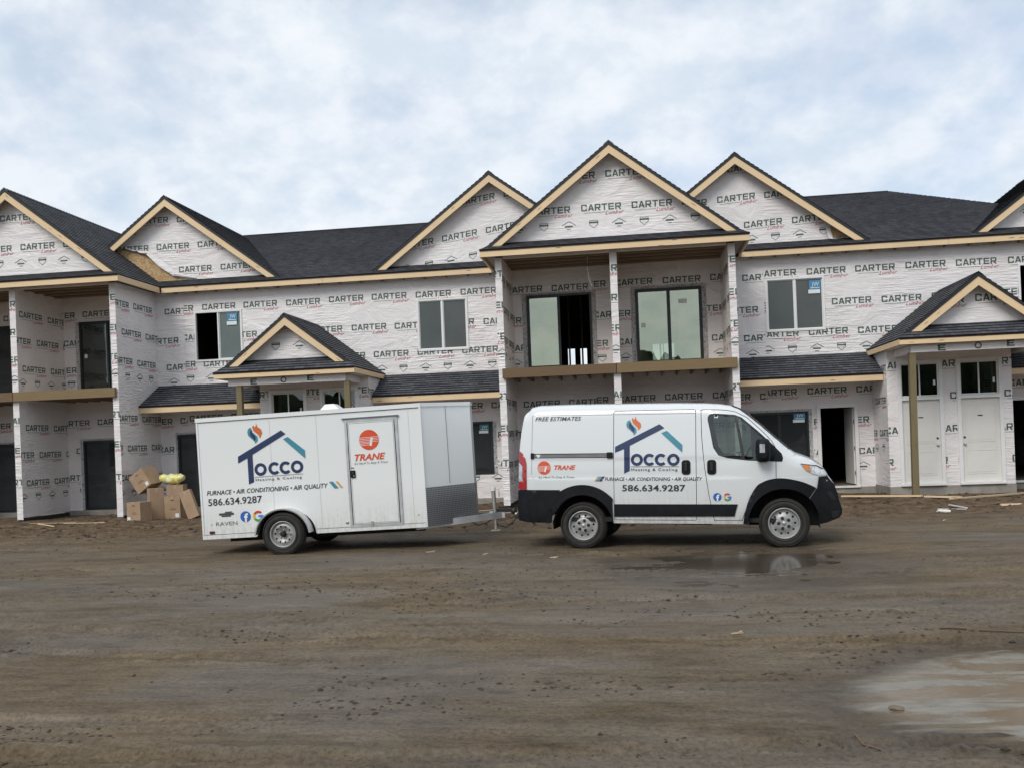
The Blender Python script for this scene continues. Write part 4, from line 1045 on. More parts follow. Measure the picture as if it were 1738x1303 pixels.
def wheel(parent, name, x, y, z, rad, width, rim_r, kind, side=-1, spin=0.0):
    """outer face toward side*y"""
    w = bpy.data.objects.new(name, None); COL.objects.link(w); w.parent = parent; w.empty_display_size = .1
    w.matrix_basis = Matrix.Translation((x, y, z)) @ (Matrix.Identity(4) if side < 0 else Matrix.Rotation(math.pi, 4, 'Z')) @ Matrix.Rotation(spin, 4, 'Y')
    t = MB(); h = width / 2; b = rim_r
    prof = [(b, -h + .035), (b + .015, -h + .012), (b + .05, -h + .002), (b + (rad - b) * .55, -h - .006), (rad - .045, -h + .006), (rad - .018, -h + .022), (rad - .004, -h + .045)]
    g = []
    for k in range(4):
        yy = -h + .055 + k * (width - .11) / 3.6; g += [(rad, yy), (rad, yy + .022), (rad - .009, yy + .025), (rad - .009, yy + .033)]
    prof += g + [(rad, h - .05), (rad - .018, h - .022), (rad - .045, h - .006), (b + .05, h), (b, h - .03)]
    t.lathe(prof, 64)
    # raised bead and shoulder lines on the wall
    for rr in (b + .035, b + (rad - b) * .78): t.lathe([(rr - .004, -h + .004), (rr - .002, -h - .010), (rr + .002, -h - .010), (rr + .004, -h + .004)], 64)
    t.build('tyre', RUBBER, w)
    r = MB()
    r.lathe([(b + .012, -h + .028), (b + .008, -h + .006), (b - .006, -h + .004), (b - .012, -h + .02), (b - .022, -h + .07), (b - .03, h - .03)], 56)
    if kind == 'van':
        yf = lambda q: -h + .060 - .045 * max(0.0, 1 - abs(q - .115) / .035) * .6 - (.028 if q < .10 else 0)
        hl = [(.155 * math.cos(2 * math.pi * (i + .5) / 10), .155 * math.sin(2 * math.pi * (i + .5) / 10), .0165) for i in range(10)]
        V, F = disc_mesh(.032, b - .018, hl, yf)
    else:
        yf = lambda q: -h + .070 - .05 * max(0.0, min(1.0, (q - .05) / .09)) + (.035 if q > .15 else 0) * 1.0
        hl = [(.128 * math.cos(2 * math.pi * i / 10), .128 * math.sin(2 * math.pi * i / 10), .0155) for i in range(10)]
        V, F = disc_mesh(.045, b - .018, hl, yf)
    r.add(V, F, 0, smooth=True); r.build('rim', RIM, w)
    MB().lathe([(.0, -h + .11), (b - .03, -h + .11)], 32).build('brake_drum', DARKUNDER, w)
    hb = MB()
    if kind == 'van': hb.lathe([(0, -h + .022), (.028, -h + .022), (.034, -h + .032), (.034, -h + .06)], 20)
    else: hb.lathe([(0, -h - .012), (.030, -h - .010), (.038, -h + .0), (.040, -h + .08)], 20)
    hb.build('hub_cap', GALV if kind == 'van' else DARKUNDER, w)
    lr = .078 if kind == 'van' else .066
    for i in range(5):
        a = 2 * math.pi * i / 5 + .3
        n = MB(); yy = yf(lr)
        n.lathe([(0, yy - .024), (.012, yy - .022), (.015, yy - .004), (.015, yy + .01)], 8, c=(lr * math.cos(a), 0, lr * math.sin(a))); n.build('lug_nut', DARKUNDER if kind == 'van' else GALV, w)
        if kind == 'van':
            n = MB(); n.lathe([(.026, yy - .003), (.022, yy - .010), (.017, yy - .004)], 10, c=(lr * math.cos(a), 0, lr * math.sin(a))); n.build('lug_seat', DARKUNDER, w)
    return w

# ------------------------------------------------------------------ the van
VAN = thing('cargo_van', 'white low-roof cargo van with blue house logo and black bumpers, hitched to the trailer', 'van', (-0.857, 14.40, -.008))
VAN.rotation_euler = (0, R(1.3), R(-7.13)); VAN.rotation_mode = 'XYZ'
TOP = [(-0.87, 2.118), (-0.803, 2.181), (-0.681, 2.205), (-0.218, 2.212), (0.507, 2.206), (1.039, 2.201), (1.475, 2.194), (1.819, 2.184), (2.074, 2.165), (2.242, 2.135), (2.367, 2.080), (2.500, 1.975),
       (2.655, 1.842), (2.859, 1.655), (3.061, 1.478), (3.158, 1.412), (3.264, 1.373), (3.384, 1.321), (3.504, 1.244), (3.575, 1.160), (3.614, 1.083)]
_tx = [p[0] for p in TOP]; _tz = [p[1] for p in TOP]
def topz(x): return float(np.interp(x, _tx, _tz))
def surfY(x, z):
    y = 0.0
    if z > 1.05: y += .13 * ((z - 1.05) / 1.15) ** 1.6
    if z < .62: y += .03 * ((.62 - z) / .25) ** 2
    s = lambda a, b, t: (lambda q: q * q * (3 - 2 * q))(min(1, max(0, (t - a) / (b - a))))
    fx = s(-.80, -.6, x) * (1 - s(2.2, 2.7, x))
    y += .007 * s(1.055, 1.10, z) * (1 - s(1.345, 1.40, z)) * fx
    if x > 2.6: y += .42 * ((x - 2.6) / 1.2) ** 2.5
    if x < -.72: y += .11 * ((-.72 - x) / .30) ** 2
    d = (topz(x) - z)
    sl = abs(topz(x + .02) - topz(x - .02)) / .04; d *= 1 / math.sqrt(1 + sl * sl)
    r = .15
    if d < r: q = 1 - max(d, 0) / r; y += r * (1 - math.sqrt(max(0.0, 1 - q * q)))
    return y
def resample(P, st, closed=True):
    out = []
    n = len(P) if closed else len(P) - 1
    for i in range(n):
        a, b = P[i], P[(i + 1) % len(P)]; l = math.hypot(b[0] - a[0], b[1] - a[1]); k = max(1, int(math.ceil(l / st)))
        out += [(a[0] + (b[0] - a[0]) * j / k, a[1] + (b[1] - a[1]) * j / k) for j in range(k)]
    if not closed: out.append(P[-1])
    return out
def skin(name, outer, holes, m, parent, off=0.0, step=.06, rim=.03, mirror=False, top_rows=True):
    """sheet that follows the body side inside the outline (x, z)"""
    if area(outer) < 0: outer = outer[::-1]
    loops = [resample(outer, step)] + [resample(h, step) for h in holes]; V = []; E = []
    for lp in loops:
        o = len(V); V += [Vector(p) for p in lp]; E += [(o + i, o + (i + 1) % len(lp)) for i in range(len(lp))]
    x0 = min(p[0] for p in outer); x1 = max(p[0] for p in outer); z0 = min(p[1] for p in outer); z1 = max(p[1] for p in outer)
    ok = lambda p: inside(p, loops[0]) and not any(inside(p, h) for h in loops[1:])
    x = x0 + step / 2
    while x < x1:
        z = z0 + step / 2; t = topz(x)
        while z < z1:
            if t - z > .17 and ok((x, z)): V.append(Vector((x, z)))
            z += step
        if top_rows:
            for d in (.006, .018, .038, .065, .10, .14):
                if ok((x, t - d)): V.append(Vector((x, t - d)))
        x += step
    for zc in (1.055, 1.07, 1.085, 1.10, 1.345, 1.362, 1.38, 1.40):
        if z0 < zc < z1:
            x = x0 + .03; prev = None
            while x < x1:
                if ok((x, zc)):
                    V.append(Vector((x, zc)))
                    if prev is not None and abs(x - prev - .08) < 1e-6 and all(ok((x - k * .01, zc)) for k in range(1, 8)): E.append((len(V) - 2, len(V) - 1))
                    prev = x
                x += .08
    res = delaunay_2d_cdt(V, E, [], 0, 1e-5); P, F = res[0], res[2]
    mp = (lambda p, o: (p[0], surfY(p[0], p[1]) - o, p[1])) if not mirror else (lambda p, o: (p[0], 2.0 - surfY(p[0], p[1]) + o, p[1]))
    T = [f for f in F if ok((sum(P[i][0] for i in f) / len(f), sum(P[i][1] for i in f) / len(f)))]
    mb = MB(); mb.add([mp(p, off) for p in P], [list(f) if not mirror else list(f)[::-1] for f in T], 0, smooth=True)
    if rim:
        for lp in loops:
            n = len(lp); A = [mp(p, off) for p in lp]; B = [(a[0], a[1] + (rim if not mirror else -rim), a[2]) for a in A]
            mb.add(A + B, [(i, (i + 1) % n, n + (i + 1) % n, n + i) for i in range(n)], 0)
    return mb.build(name, m, parent)
ZCUT = sorted([1.055, 1.07, 1.085, 1.10, 1.345, 1.362, 1.38, 1.40] + [1.5, 1.6, 1.7, 1.8, 1.9, 1.96, 2.02])
def decal(name, groups, parent, mats, off=.006, surf=None):
    mb = MB(); surf = surf or surfY
    for mi, polys in groups:
        for q in polys:
            if area(q) < 0: q = q[::-1]
            zs = [p[1] for p in q]; cuts = [min(zs) - 1] + ([z for z in ZCUT if min(zs) < z < max(zs)] if surf is surfY else []) + [max(zs) + 1]
            for a, b in zip(cuts[:-1], cuts[1:]):
                c = clip_half(clip_half(q, 0, -1, -a), 0, 1, b) if len(cuts) > 2 else q
                if len(c) >= 3: mb.poly([(p[0], surf(*p) - off - .0012 * mi, p[1]) for p in c], mi)
    o = mb.build(name, mats, parent)
    return stuff(o) if 'lettering' in name or 'number' in name else o
def curve(P, k=4):
    """smooth open curve through the points"""
    out = []
    for i in range(len(P) - 1):
        p0, p1, p2, p3 = P[max(0, i - 1)], P[i], P[i + 1], P[min(len(P) - 1, i + 2)]
        for j in range(k):
            t = j / k; out.append(tuple(.5 * (2 * p1[d] + (p2[d] - p0[d]) * t + (2 * p0[d] - 5 * p1[d] + 4 * p2[d] - p3[d]) * t * t + (3 * p1[d] - p0[d] - 3 * p2[d] + p3[d]) * t ** 3) for d in (0, 1)))
    return out + [P[-1]]
def arc(cx, cz, r, a0, a1, n): return [(cx + r * math.cos(R(a0 + (a1 - a0) * i / n)), cz + r * math.sin(R(a0 + (a1 - a0) * i / n))) for i in range(n + 1)]
RW, FW = (0.015, .355), (2.975, .412)
ARI_R, ARI_F = .475, .505
rear_edge = [(-1.006, .43), (-1.021, .605), (-1.007, .895), (-.988, 1.483), (-.956, 1.781), (-.905, 2.05)]
front_edge = [(3.692, .964), (3.738, .813), (3.760, .712), (3.798, .578), (3.798, .527), (3.765, .477), (3.573, .408), (3.470, .395)]
bottom = ([(FW[0] + ARI_F * math.cos(R(a)), FW[1] + ARI_F * math.sin(R(a))) for a in np.linspace(-2, 182, 25)] + [(2.40, .40), (.50, .40)]
          + [(RW[0] + ARI_R * math.cos(R(a)), RW[1] + ARI_R * math.sin(R(a))) for a in np.linspace(6, 174, 25)] + [(-.47, .395), (-.852, .41)])
SIL = rear_edge + TOP + front_edge + bottom
SIL = SIL[::-1] if area(SIL) < 0 else SIL
WIN = [(1.903, 1.940), (1.907, 1.978), (1.922, 2.007), (1.948, 2.023), (1.985, 2.028), (2.064, 2.026), (2.295, 2.004), (2.393, 1.964), (2.618, 1.766), (2.786, 1.604), (2.953, 1.427), (2.972, 1.36), (2.959, 1.31), (2.465, 1.331), (2.187, 1.368), (2.055, 1.411), (1.982, 1.523), (1.936, 1.778)]
def shrink(P, d):
    if area(P) < 0: P = P[::-1]
    out = []; n = len(P)
    for i in range(n):
        a, b, c = Vector(P[i - 1]), Vector(P[i]), Vector(P[(i + 1) % n]); e1 = (b - a).normalized(); e2 = (c - b).normalized()
        nn = Vector((-e1.y - e2.y, e1.x + e2.x)); l = nn.length or 1; nn /= l
        k = d / max(.35, nn.dot(Vector((-e1.y, e1.x)))); out.append((b.x + nn.x * k, b.y + nn.y * k))
    return out
SLIDE = rrect(.500, .448, 1.735, 2.100, .035)
FDOOR = [(1.803, 2.080), (1.825, 2.093), (2.065, 2.089), (2.20, 2.076), (2.312, 2.050), (2.475, 1.962), (2.715, 1.731), (2.825, 1.605), (2.868, 1.52), (2.876, 1.43), (2.874, 1.0), (2.80, .97), (2.62, .90), (2.50, .74), (2.42, .55), (2.385, .448), (1.98, .448), (1.909, .813), (1.847, 1.248), (1.811, 1.684)]
G = .0045
skin('body_side', SIL, [SLIDE, FDOOR], VANWHITE, VAN)
sd = skin('sliding_door', shrink(SLIDE, 2 * G), [], VANWHITE, VAN)
fdo = skin('front_door', shrink(FDOOR, 2 * G), [WIN], VANWHITE, VAN)
fs = skin('far_body_side', SIL, [WIN], VANWHITE, VAN, mirror=True, step=.09)
def van_shell():
    """roof, rear doors, windscreen, bonnet and nose run across the van along the outline"""
    def strip(name, path, m, crown, parent=VAN, lift=0.0, n=14, inset=0.0):
        mb = MB(); path = resample(path, .07, False); V = []; k = len(path)
        for i, p in enumerate(path):
            a, b = path[max(0, i - 1)], path[min(k - 1, i + 1)]; dx, dz = b[0] - a[0], b[1] - a[1]; l = math.hypot(dx, dz) or 1; nx, nz = -dz / l, dx / l
            y0 = surfY(*p) + inset
            for j in range(n + 1):
                t = j / n; c = (crown * (1 - (2 * t - 1) ** 4) + lift)
                V.append((p[0] + nx * c, y0 + (2.0 - 2 * y0) * t, p[1] + nz * c))
        F = [(i * (n + 1) + j, i * (n + 1) + j + 1, (i + 1) * (n + 1) + j + 1, (i + 1) * (n + 1) + j) for i in range(k - 1) for j in range(n)]
        mb.add(V, F, 0, smooth=True); return mb.build(name, m, parent)
    ti = lambda x: (x, topz(x))
    strip('rear_doors', rear_edge[2:] + [TOP[0]], VANWHITE, .03)
    strip('roof', TOP[:10], VANWHITE, .02)
    strip('windscreen_frame', TOP[9:15], BLACKPLASTIC, .030)
    strip('windscreen', [(2.33, topz(2.33)), (2.5, topz(2.5)), (2.655, 1.842), (2.859, 1.655), (3.03, topz(3.03))], CARGLASS, .034, inset=.07)
    strip('bonnet', TOP[14:19] + [(3.54, 1.20)], VANWHITE, .02)
    strip('grille', [(3.54, 1.20)] + TOP[19:] + front_edge[:2], BLACKPLASTIC, .02)
    strip('front_bumper_face', front_edge[1:7], BLACKPLASTIC, .03)
    strip('rear_bumper_face', [(-.96, .42)] + rear_edge[:3], BLACKPLASTIC, .05)
    MB().box((1.35, 1.0, .45), (3.3, 1.84, .06)).build('floor_pan', DARKUNDER, VAN)
    for (cx, cz), r in ((RW, ARI_R), (FW, ARI_F)):
        for s in (0, 1):
            mb = MB(); A = arc(cx, cz, r - .004, -8, 188, 20); y0, y1 = (.06, .52) if s == 0 else (1.94, 1.48)
            mb.add([(p[0], y0, p[1]) for p in A] + [(p[0], y1, p[1]) for p in A], [(i, i + 1, 22 + i, 21 + i) for i in range(20)], 0, smooth=True)
            mb.add([(p[0], y1, p[1]) for p in A], [list(range(21))], 0); mb.build('wheel_housing', DARKUNDER, VAN)
van_shell()
for (cx, cz), hub in ((RW, 'R'), (FW, 'F')):
    for s, y in ((-1, .155), (1, 1.845)):
        wheel(VAN, 'wheel', cx, y, cz, .362, .225, .218, 'van', s, .2 if hub == 'R' else .9)
MB().tube([(RW[0], .25, RW[1]), (RW[0], 1.75, RW[1])], .05, 10).build('rear_axle', DARKUNDER, VAN)
for y in (.42, 1.58):
    sp = MB(); sp.tube([(-.75, y, .42), (-.4, y, .36), (0, y, .31), (.4, y, .36), (.75, y, .42)], .022, 6); sp.build('leaf_spring', DARKUNDER, VAN)
MB().tube([(.3, .9, .36), (1.9, .95, .34)], .045, 8).build('exhaust_pipe', DARKUNDER, VAN)
dbar = MB(); dbar.beam((-.90, 1.0, .40), (-1.30, 1.0, .40), .06, .06); dbar.beam((-.92, .55, .40), (-.92, 1.45, .40), .07, .06); dbar.build('tow_bar', BLACKM, VAN)
MB().lathe([(0, .0), (.025, .0), (.028, .03), (.012, .05), (.012, .08)], 12, c=(-1.28, .97, .45)).build('tow_ball', GALV, VAN)
# black lower trim
rb_out = [(-1.022, .60), (-1.008, .905), (-.858, .910)]
REARB = [(-1.006, .428), (-1.022, .605), (-1.008, .903), (-.858, .907), (-.33, .905), (-.38, .80), (-.435, .62), (-.468, .40), (-.852, .405)]
bump_r = skin('rear_bumper', REARB, [], BLACKPLASTIC, VAN, off=.022, rim=.05, top_rows=False)
MB().box((-.64, -.012, .66), (.42, .012, .008)).build('bumper_crease', BLACKPLASTIC, bump_r)
flr = [(RW[0] + .615 * math.cos(R(a)), RW[1] + .02 + .608 * math.sin(R(a))) for a in np.linspace(152, 40, 16)] + [(.478, .72), (.484, .41)]
flr_in = [(RW[0] + ARI_R * math.cos(R(a)), RW[1] + ARI_R * math.sin(R(a))) for a in np.linspace(6, 160, 20)]
skin('arch_flare', curve(flr) + flr_in, [], BLACKPLASTIC, VAN, off=.034, rim=.06, step=.05, top_rows=False)
flf = [(2.398, .405), (2.42, .558), (2.49, .782), (2.592, .953), (2.66, 1.005), (2.758, 1.047), (2.874, 1.069), (3.021, 1.063), (3.216, 1.019), (3.36, .96), (3.43, .922)]
flf_in = [(FW[0] + ARI_F * math.cos(R(a)), FW[1] + ARI_F * math.sin(R(a))) for a in np.linspace(46, 182, 20)]
skin('arch_flare', curve(flf) + flf_in, [], BLACKPLASTIC, VAN, off=.034, rim=.06, step=.05, top_rows=False)
FRB = [(3.443, .917), (3.471, 1.083), (3.60, 1.083), (3.692, .964), (3.738, .813), (3.762, .712), (3.799, .60), (3.799, .527), (3.765, .477), (3.573, .408), (3.472, .392)] + [(FW[0] + ARI_F * math.cos(R(a)), FW[1] + ARI_F * math.sin(R(a))) for a in np.linspace(0, 44, 8)]
fb = skin('front_bumper', FRB, [], BLACKPLASTIC, VAN, off=.022, rim=.05, top_rows=False)
skin('air_intake', [(3.568, .867), (3.66, .867), (3.722, .742), (3.646, .742)], [], DARKUNDER, fb, off=.027, rim=0, top_rows=False)
skin('fog_lamp_recess', [(3.636, .572), (3.765, .585), (3.745, .490), (3.658, .476)], [], DARKUNDER, fb, off=.027, rim=0, top_rows=False)
skin('rub_strip', [(.508, .690), (2.322, .692), (2.275, .517), (.508, .503)], [], BLACKPLASTIC, VAN, off=.016, rim=.02, top_rows=False)
# lamps
hl = skin('headlight', [(3.216, 1.277), (3.284, 1.266), (3.445, 1.246), (3.54, 1.195), (3.610, 1.088), (3.475, 1.096), (3.363, 1.137), (3.283, 1.18)], [], CLEARLENS, VAN, off=.012, rim=.03, step=.04, top_rows=False)
skin('turn_signal', [(3.232, 1.268), (3.345, 1.248), (3.360, 1.150), (3.286, 1.188)], [], AMBER, hl, off=.016, rim=0, step=.04, top_rows=False)
skin('lamp_brow', [(3.216, 1.280), (3.284, 1.269), (3.445, 1.249), (3.54, 1.198), (3.535, 1.190), (3.44, 1.240), (3.284, 1.260), (3.222, 1.268)], [], BLACKM, hl, off=.017, rim=0, step=.04, top_rows=False)
tlm = skin('tail_light', [(-.984, 1.505), (-.930, 1.470), (-.885, 1.40), (-.860, 1.32), (-.858, .912), (-1.002, .912), (-.998, 1.22)], [], REDLENS, VAN, off=.014, rim=.03, step=.04, top_rows=False)
skin('reversing_lens', [(-.992, 1.33), (-.93, 1.27), (-.925, 1.04), (-1.0, 1.03)], [], CLEARLENS, tlm, off=.017, rim=0, step=.04, top_rows=False)
# sliding door rail, seams, handles
rail = decal('door_rail', [(0, [[(-.772, 1.465), (.494, 1.461), (.494, 1.391), (-.772, 1.399)]])], VAN, [GREYV], .003)
for z0, z1, m in ((1.452, 1.463, BLACKM), (1.396, 1.404, BLACKM)):
    decal('rail_edge', [(0, [[(-.77, z0), (.49, z0), (.49, z1), (-.77, z1)]])], rail, [m], .007)
for x0, x1 in ((-.785, -.735), (.40, .494)): skin('rail_end', rrect(x0, 1.385, x1, 1.475, .012, 2), [], BLACKPLASTIC, VAN, off=.02, rim=.02, top_rows=False)
decal('panel_swage', [(0, [[(-.775, 1.15), (-.770, 1.15), (-.762, 2.05), (-.768, 2.05)], [(-.76, 2.052), (.49, 2.040), (.49, 2.046), (-.76, 2.058)], [(.515, 2.040), (1.72, 2.036), (1.72, 2.042), (.515, 2.046)]])], VAN, [GREYV], .003)
def v_handle(x0, x1, parent):
    h = skin('door_handle', rrect(x0, 1.131, x1, 1.346, .045), [], BLACKPLASTIC, parent, off=.012, rim=.02, step=.05, top_rows=False)
    b = MB(); xm = (x0 + x1) / 2; b.box((xm, surfY(xm, 1.24) - .03, 1.255), (.035, .03, .13)); b.build('handle_grip', BLACKM, h)
v_handle(1.518, 1.648, sd); v_handle(1.891, 2.022, fdo)
# door glass, frame and divider
gl = skin('door_glass', shrink(WIN, .004), [], CARGLASS, fdo, off=-.012, rim=0, top_rows=False)
skin('window_seal', WIN, [shrink(WIN, .017)], BLACKM, fdo, off=.002, rim=.012, step=.05, top_rows=False)
skin('window_divider', [(2.285, 2.000), (2.325, 1.995), (2.385, 1.70), (2.435, 1.345), (2.39, 1.345), (2.34, 1.70)], [], BLACKM, fdo, off=.0, rim=0, top_rows=False)
skin('mirror_base', [(2.72, 1.655), (2.786, 1.600), (2.953, 1.427), (2.970, 1.36), (2.957, 1.312), (2.80, 1.318), (2.72, 1.33)], [], BLACKPLASTIC, fdo, off=.006, rim=.01, top_rows=False)
skin('far_door_glass', WIN, [], CARGLASS, VAN, off=-.012, rim=0, top_rows=False, mirror=True)
def mirror():
    m = bpy.data.objects.new('wing_mirror', None); COL.objects.link(m); m.parent = VAN; m.location = (2.70, .06, 1.48); m.empty_display_size = .1
    def shell(name, prof, mtl, par):
        mb = MB(); n = 18; V = []; rings = []
        for (y, sx, sz, ox, oz, ex) in prof:
            rr = []
            for i in range(n):
                a = 2 * math.pi * i / n; c, s = math.cos(a), math.sin(a)
                rr.append((ox + sx * math.copysign(abs(c) ** ex, c), y, oz + sz * math.copysign(abs(s) ** ex, s)))
            rings.append(rr)
        k = len(rings); V = [p for r_ in rings for p in r_]
        mb.add(V, [(i * n + j, i * n + (j + 1) % n, (i + 1) * n + (j + 1) % n, (i + 1) * n + j) for i in range(k - 1) for j in range(n)], 0, smooth=True)
        mb.add(rings[-1], [list(range(n))[::-1]], 0); mb.add(rings[0], [list(range(n))], 0)
        return mb.build(name, mtl, par)
    shell('mirror_housing', [(-.05, .085, .150, 0, 0, .5), (-.12, .105, .170, -.01, 0, .5), (-.22, .105, .172, -.01, 0, .5), (-.275, .085, .155, -.005, 0, .5), (-.30, .045, .11, 0, 0, .6)], BLACKPLASTIC, m)
    shell('mirror_arm', [(.06, .08, .08, .10, -.10, .6), (-.05, .07, .06, .07, -.09, .6), (-.12, .06, .05, .03, -.08, .6)], BLACKPLASTIC, m)
    MB().box((-.02, -.298, .03), (.072, .012, .125)).build('mirror_lamp', CLEARLENS, m)
mirror()
# cab interior
def cab():
    MB().box((1.76, 1.0, 1.30), (.03, 1.66, 1.5)).build('bulkhead', LINER, VAN)
    for y in (.45, 1.55):
        st = bpy.data.objects.new('seat', None); COL.objects.link(st); st.parent = VAN; st.location = (2.0, y, .9); st.empty_display_size = .1
        MB().box((.12, 0, .0), (.50, .46, .16)).build('seat_cushion', SEAT, st)
        M = Matrix.Rotation(R(-12), 3, 'Y'); b = MB(); b.box((-.13, 0, .36), (.13, .44, .60), 0, M); b.build('seat_back', SEAT, st)
        b = MB(); b.box((-.20, 0, .76), (.09, .24, .18), 0, M); b.build('headrest', SEAT, st)
    d = MB(); d.add([(2.50, .16, 1.02), (2.56, .16, 1.32), (2.72, .18, 1.40), (3.0, .26, 1.36), (3.0, .26, 1.0)] + [(2.50, 1.84, 1.02), (2.56, 1.84, 1.32), (2.72, 1.82, 1.40), (3.0, 1.74, 1.36), (3.0, 1.74, 1.0)],
                    [(0, 1, 6, 5), (1, 2, 7, 6), (2, 3, 8, 7), (3, 4, 9, 8), (4, 3, 2, 1, 0), (5, 6, 7, 8, 9)]); d.build('dashboard', SEAT, VAN)
    M = Matrix.Rotation(R(-62), 3, 'Y'); sw = MB(); n = 24
    sw.tube([tuple(Vector((2.42, 1.50, 1.34)) + M @ Vector((.19 * math.cos(2 * math.pi * i / n), .19 * math.sin(2 * math.pi * i / n), 0))) for i in range(n + 1)], .015, 6, caps=False); sw.build('steering_wheel', SEAT, VAN)
    MB().beam((2.42, 1.5, 1.34), (2.60, 1.5, 1.22), .05, .05).build('steering_column', SEAT, VAN)
cab()
# graphics on the van
def tocco(prefix, roofL, roofR, flO, flN, o, line, hc, parent, surf, cap_hc):
    ro = o[1][0] - o[0][0]; ri = ro * .52
    occo = ring(o[0][0], o[0][1], ro, ri) + ring(o[3][0], o[3][1], ro, ri, 42, 318, 22) + ring(o[4][0], o[4][1], ro, ri, 42, 318, 22) + ring(o[5][0], o[5][1], ro, ri)
    cN = (sum(p[0] for p in flN) / len(flN), sum(p[1] for p in flN) / len(flN))
    inner = [(cN[0] + (p[0] - cN[0]) * .55 + .006, cN[1] + (p[1] - cN[1]) * .72) for p in flN]
    bar = [[(line[0][0], line[0][1]), (line[1][0], line[1][1]), (line[1][0], line[1][1] + .006), (line[0][0], line[0][1] + .006)]]
    decal('house_logo', [(0, fill(roofL) + occo), (1, fill(roofR)), (2, fill(flO)), (1, fill(flN)), (3, fill(inner)), (4, bar + fit_text('Heating & Cooling', hc[0], hc[1], cap_hc, spacing=1.25, bold=.008))], parent, [NAVY, TEAL, ORANGE, NAVY, CHAR], .006, surf)
def trane(parent, c, r, t0, t1, cap, g0, g1, gcap, surf):
    st = []
    for k in range(6):
        z = c[1] + r * (.22 - .155 * k); L_ = math.sqrt(max(0, r * r - (z - c[1]) ** 2))
        x0 = -L_ * .98; x1 = L_ * (.98 if k < 4 else .15)
        if k < 4: x1 = min(x1, L_ * .98)
        st.append([(c[0] + x0, z - r * .022), (c[0] + x1, z + r * .05), (c[0] + x1, z + r * .085), (c[0] + x0, z + r * .025)])
    tm = [[(c[0] + .02 * r, c[1] - .62 * r), (c[0] + .26 * r, c[1] - .60 * r), (c[0] + .42 * r, c[1] + .25 * r), (c[0] + .14 * r, c[1] + .16 * r)]]
    decal('round_emblem', [(0, disc(c[0], c[1], r)), (1, st + tm)], parent, [REDORANGE, WHITEV], .006, surf)
    decal('brand_lettering', [(0, fit_text('TRANE', t0, t1, cap, shear=.28, bold=.028)), (1, fit_text("It's Hard To Stop A Trane", g0, g1, gcap, shear=.2))], parent, [REDORANGE, GREYV], .006, surf)
def social(parent, f, fr, g, gr, surf):
    fx = fit_text('f', (f[0] - fr * .28, f[1] - fr * .92), (f[0] + fr * .50, f[1] - fr * .92), fr * 1.62, bold=.035)
    decal('round_f_emblem', [(0, disc(f[0], f[1], fr)), (1, fx)], parent, [FBLUE, WHITEV], .006, surf)
    ri = gr * .58
    decal('four_colour_letter', [(0, ring(g[0], g[1], gr, ri, 45, 150, 12)), (1, ring(g[0], g[1], gr, ri, 150, 215, 8)), (2, ring(g[0], g[1], gr, ri, 215, 315, 12)), (3, ring(g[0], g[1], gr, ri, 315, 352, 5) + [[(g[0] + .02 * gr, g[1] - .19 * gr), (g[0] + .98 * gr, g[1] - .19 * gr), (g[0] + .98 * gr, g[1] + .19 * gr), (g[0] + .02 * gr, g[1] + .19 * gr)]])], parent, [GRED, GYEL, GGRN, GBLU], .006, surf)
tocco('van', [(0.528, 1.557), (1.194, 1.887), (1.269, 1.828), (0.749, 1.57), (0.747, 1.193), (0.662, 1.152), (0.663, 1.522), (0.526, 1.468)],
      [(1.221, 1.753), (1.305, 1.787), (1.533, 1.572), (1.531, 1.459)],
      [(0.839, 2.017), (0.849, 1.963), (0.914, 1.905), (0.919, 1.854), (0.877, 1.8), (0.868, 1.842), (0.799, 1.907), (0.781, 1.965), (0.794, 1.996), (0.807, 1.964), (0.826, 1.97)],
      [(0.756, 1.959), (0.761, 1.914), (0.849, 1.823), (0.851, 1.772), (0.809, 1.725), (0.804, 1.76), (0.709, 1.845), (0.697, 1.89), (0.711, 1.934)],
      [(0.855, 1.358), (0.946, 1.357), (0.899, 1.358), (1.045, 1.356), (1.215, 1.355), (1.399, 1.353)], [(0.764, 1.252), (1.482, 1.249)], [(0.772, 1.193), (1.456, 1.189)], VAN, surfY, .042)
decal('slogan_lettering', [(0, fit_text('FURNACE • AIR CONDITIONING • AIR QUALITY', (.368, 1.048), (1.819, 1.044), .052, shear=.22, bold=.014)), (1, [[(.206, 1.038), (.225, 1.038), (.275, 1.11), (.255, 1.11)]]), (2, [[(.277, 1.038), (.316, 1.038), (.369, 1.11), (.324, 1.11)]]), (3, [[(.236, 1.038), (.262, 1.038), (.312, 1.11), (.286, 1.11)]])], VAN, [CHAR, GOLD, NAVY, TEAL], .008)
decal('phone_number', [(0, fit_text('586.634.9287', (.63, .888), (1.57, .886), .099, bold=.018))], VAN, [CHAR], .006)
decal('estimate_lettering', [(0, fit_text('FREE ESTIMATES', (-.718, 1.969), (.003, 1.966), .064, shear=.25, bold=.006))], VAN, [CHAR], .007)
trane(VAN, (-.575, 1.246), .103, (-.415, 1.217), (-.083, 1.217), .072, (-.661, 1.088), (-.103, 1.088), .034, surfY)
social(VAN, (2.032, .798), .060, (2.178, .798), .056, surfY)

